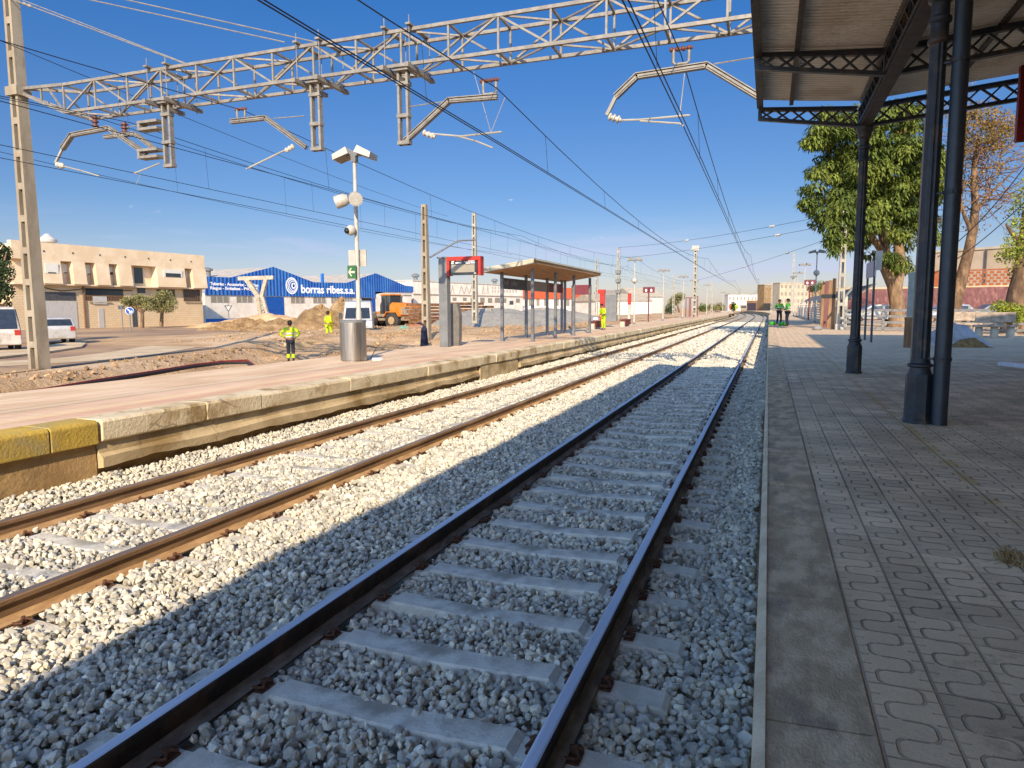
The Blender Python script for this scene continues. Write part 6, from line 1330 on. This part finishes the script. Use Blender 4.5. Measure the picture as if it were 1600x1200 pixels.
q=gz(1277,516,.6); t=thing('white_sacks','pale bulging sack left at the foot of the brown boards','sack',(q.x,q.y,.6),world=True); b=MB(); b.ball((q.x,q.y,.70),.22,10,7,(1.2,.9,.7)); b.build('cloth',m_frail,t,smooth=60)
# sign on two legs
p=gz(1351,531,.6); q=gz(1361,535,.6); t=thing('notice_board','pale notice board on two dark legs between the columns','notice board',(p.x,p.y,.6),world=True)
zt=gy(1354,412,p.y).z
for v,tp_ in ((p,zt),(q,zt)): b=MB(); b.bar((v.x,v.y,.6),(v.x,v.y,tp_),.07); b.build('leg',m_greyd,t)
b=MB(); b.bar((p.x-.04,p.y,zt-.28),(q.x+.02,q.y-.05,zt-.28),.05,.56); b.build('panel',M('lilac grey panel','#b3a9a6','#a0969a'),t); b=MB(); b.bar((q.x+.1,q.y,zt-.35),(q.x+.12,q.y,zt+.32),.22,.05); b.build('side_plate',m_fwhite,t)
# poster case
p=gz(1417,543,.6); t=thing('poster_case','glass poster case with brown frame on a wooden post','poster case',(p.x,p.y,.6),world=True)
b=MB(); b.boxb(p.x-.09,p.x+.09,p.y-.09,p.y+.09,.6,gy(1417,498,p.y).z); b.build('post',m_bwood,t,bevel=.01)
za,zb_=gy(1417,495,p.y).z,gy(1417,426,p.y).z; b=MB(); b.boxb(p.x-.06,p.x+.46,p.y-.02,p.y+.02,za,zb_); b.build('glass_panel',M('frosted glass','#9fa59c','#8d958e',2,.25,spec=.5),t)
b=MB(); b.boxb(p.x+.46,p.x+.62,p.y-.06,p.y+.06,za-.1,zb_+.05); b.boxb(p.x-.1,p.x+.455,p.y-.06,p.y+.06,za-.1,za-.01); b.build('frame',m_bwood,t)
# benches
def bench(lab,px_,py_,W,rz):
    p=gz(px_,py_,.6); t=thing('stone_bench',lab,'bench',(p.x,p.y,.6),rz,group='stone benches under the trees')
    b=MB(); b.box((0,0,.46),(W,.50,.09)); b.build('seat',m_bench,t,bevel=.02); b=MB(); b.box((0,.27,.80),(W*.92,.09,.42),0,R(-10)); b.build('backrest',m_bench,t,bevel=.02)
    for s in (-1,0,1): b=MB(); b.lathe((s*(W/2-.22),0,0),[(.15,0),(.13,.42)],12); b.build('leg',m_cleg,t,smooth=40)
    return t
bench('left stone bench with worn slab seat under the trees, slightly farther back',1510,522,1.15,R(-14)); bench('right stone bench with worn slab seat next to the yellow shrub',1553,527,1.5,R(-14))
# sheet covered pile, white plank, broom, small stuff on the paving
m_sheet=M('grey plastic sheet','#a5a19b','#8b8680',3,.45,bump=.6,bscale=6,spec=.5)
q=gz(1487,538,.6); o=heap('grey plastic sheet covering a low pile between column and benches',(q.x,q.y,.6),1.25,.9,.66,m_sheet,'covered_pile',31,.2,rough=.12); o['category']='covered pile'
q=gz(1490,541,.6); o=heap('fringe of dry straw sticking out under the grey plastic sheet',(q.x+.25,q.y-.55,.6),.8,.35,.24,M('straw','#8f7348','#6f5734',9,.95,bump=1,bscale=30),'straw',32,rough=.3)
q=gz(1562,566,.72); t=thing('white_plank','white rounded plank end reaching in at the right edge','plank',(q.x,q.y,.72),world=True)
e=gz(1640,574,.72); d=(e-q); d.z=0; d.normalize(); sd=Vector((-d.y,d.x,0)); b=MB(); pr=[]
for k in range(7): a_=math.pi*(k/6-.5); pr.append(q+d*(.09-.09*math.cos(a_))+sd*(.09*math.sin(a_)))
b.prism([tuple(v)[:2]+(.66,) for v in pr]+[tuple(v)[:2]+(.66,) for v in (q+d*2.6+sd*.14,q+d*2.6-sd*.14)],(0,0,.075)); b.build('board',M('white laminate','#c9ccd4','#bfc3cc',3,.3,spec=.5),t,bevel=.01)
for k in (1.2,2.2): w_=q+d*k; b=MB(); b.boxb(w_.x-.08,w_.x+.08,w_.y-.08,w_.y+.08,.6,.66); b.build('support_block',m_bwood,t)
q=gz(1562,872,.6); t=thing('broom','coarse straw broom head lying on the paving at the right edge','broom',(q.x,q.y,.6),world=True); e=gz(1660,905,.6); d=(e-q); d.z=0; L_=.42; d.normalize(); sd=Vector((-d.y,d.x,0))
m_brist=M('broom bristle','#a58c63','#84693f',30,.9); b=MB()
for k in range(520):
    u=rng.uniform(0,L_); v=rng.normal(0,.022); h=rng.uniform(.01,.075)*(1-.3*abs(v)/.05); a_=q+d*u+sd*v; e_=a_+sd*rng.normal(0,.03)+d*rng.normal(-.01,.02)+Vector((0,0,h)); b.tube([a_+Vector((0,0,.004)),a_.lerp(e_,.6)+Vector((0,0,.012)),e_],[.0035,.003,.0015],4,False)
b.build('bristles',m_brist,t); b=MB(); b.bar(q+d*.02+Vector((0,0,.022)),q+d*L_+Vector((0,0,.022)),.05,.03); b.build('head_block',m_bwood,t,bevel=.006); b=MB(); b.tube([q+d*L_*.5+Vector((0,0,.03)),q+d*1.6+sd*-.3+Vector((0,0,.03))],.013,8); b.build('handle',m_bwood,t)
# parked cars beyond the fence
def car_right(lab,px_,py_,dep,rz,mat): p=gd(px_,py_,dep); return hatch(lab,(p.x,p.y,.56),rz,mat)
car_right('white parked car behind the rail fence left of the big trunk',1320,506,57,R(-82),m_vwhite)
car_right('silver parked car seen between the column and the leaning tree',1432,505,58,R(-80),M('silver car paint','#9a9b9d','#87888a',3,.3,metal=.3,spec=.5))
car_right('grey parked car behind the left stone bench',1500,503,54,R(-84),M('grey car paint','#5a5c60','#4d4f53',3,.3,spec=.5))
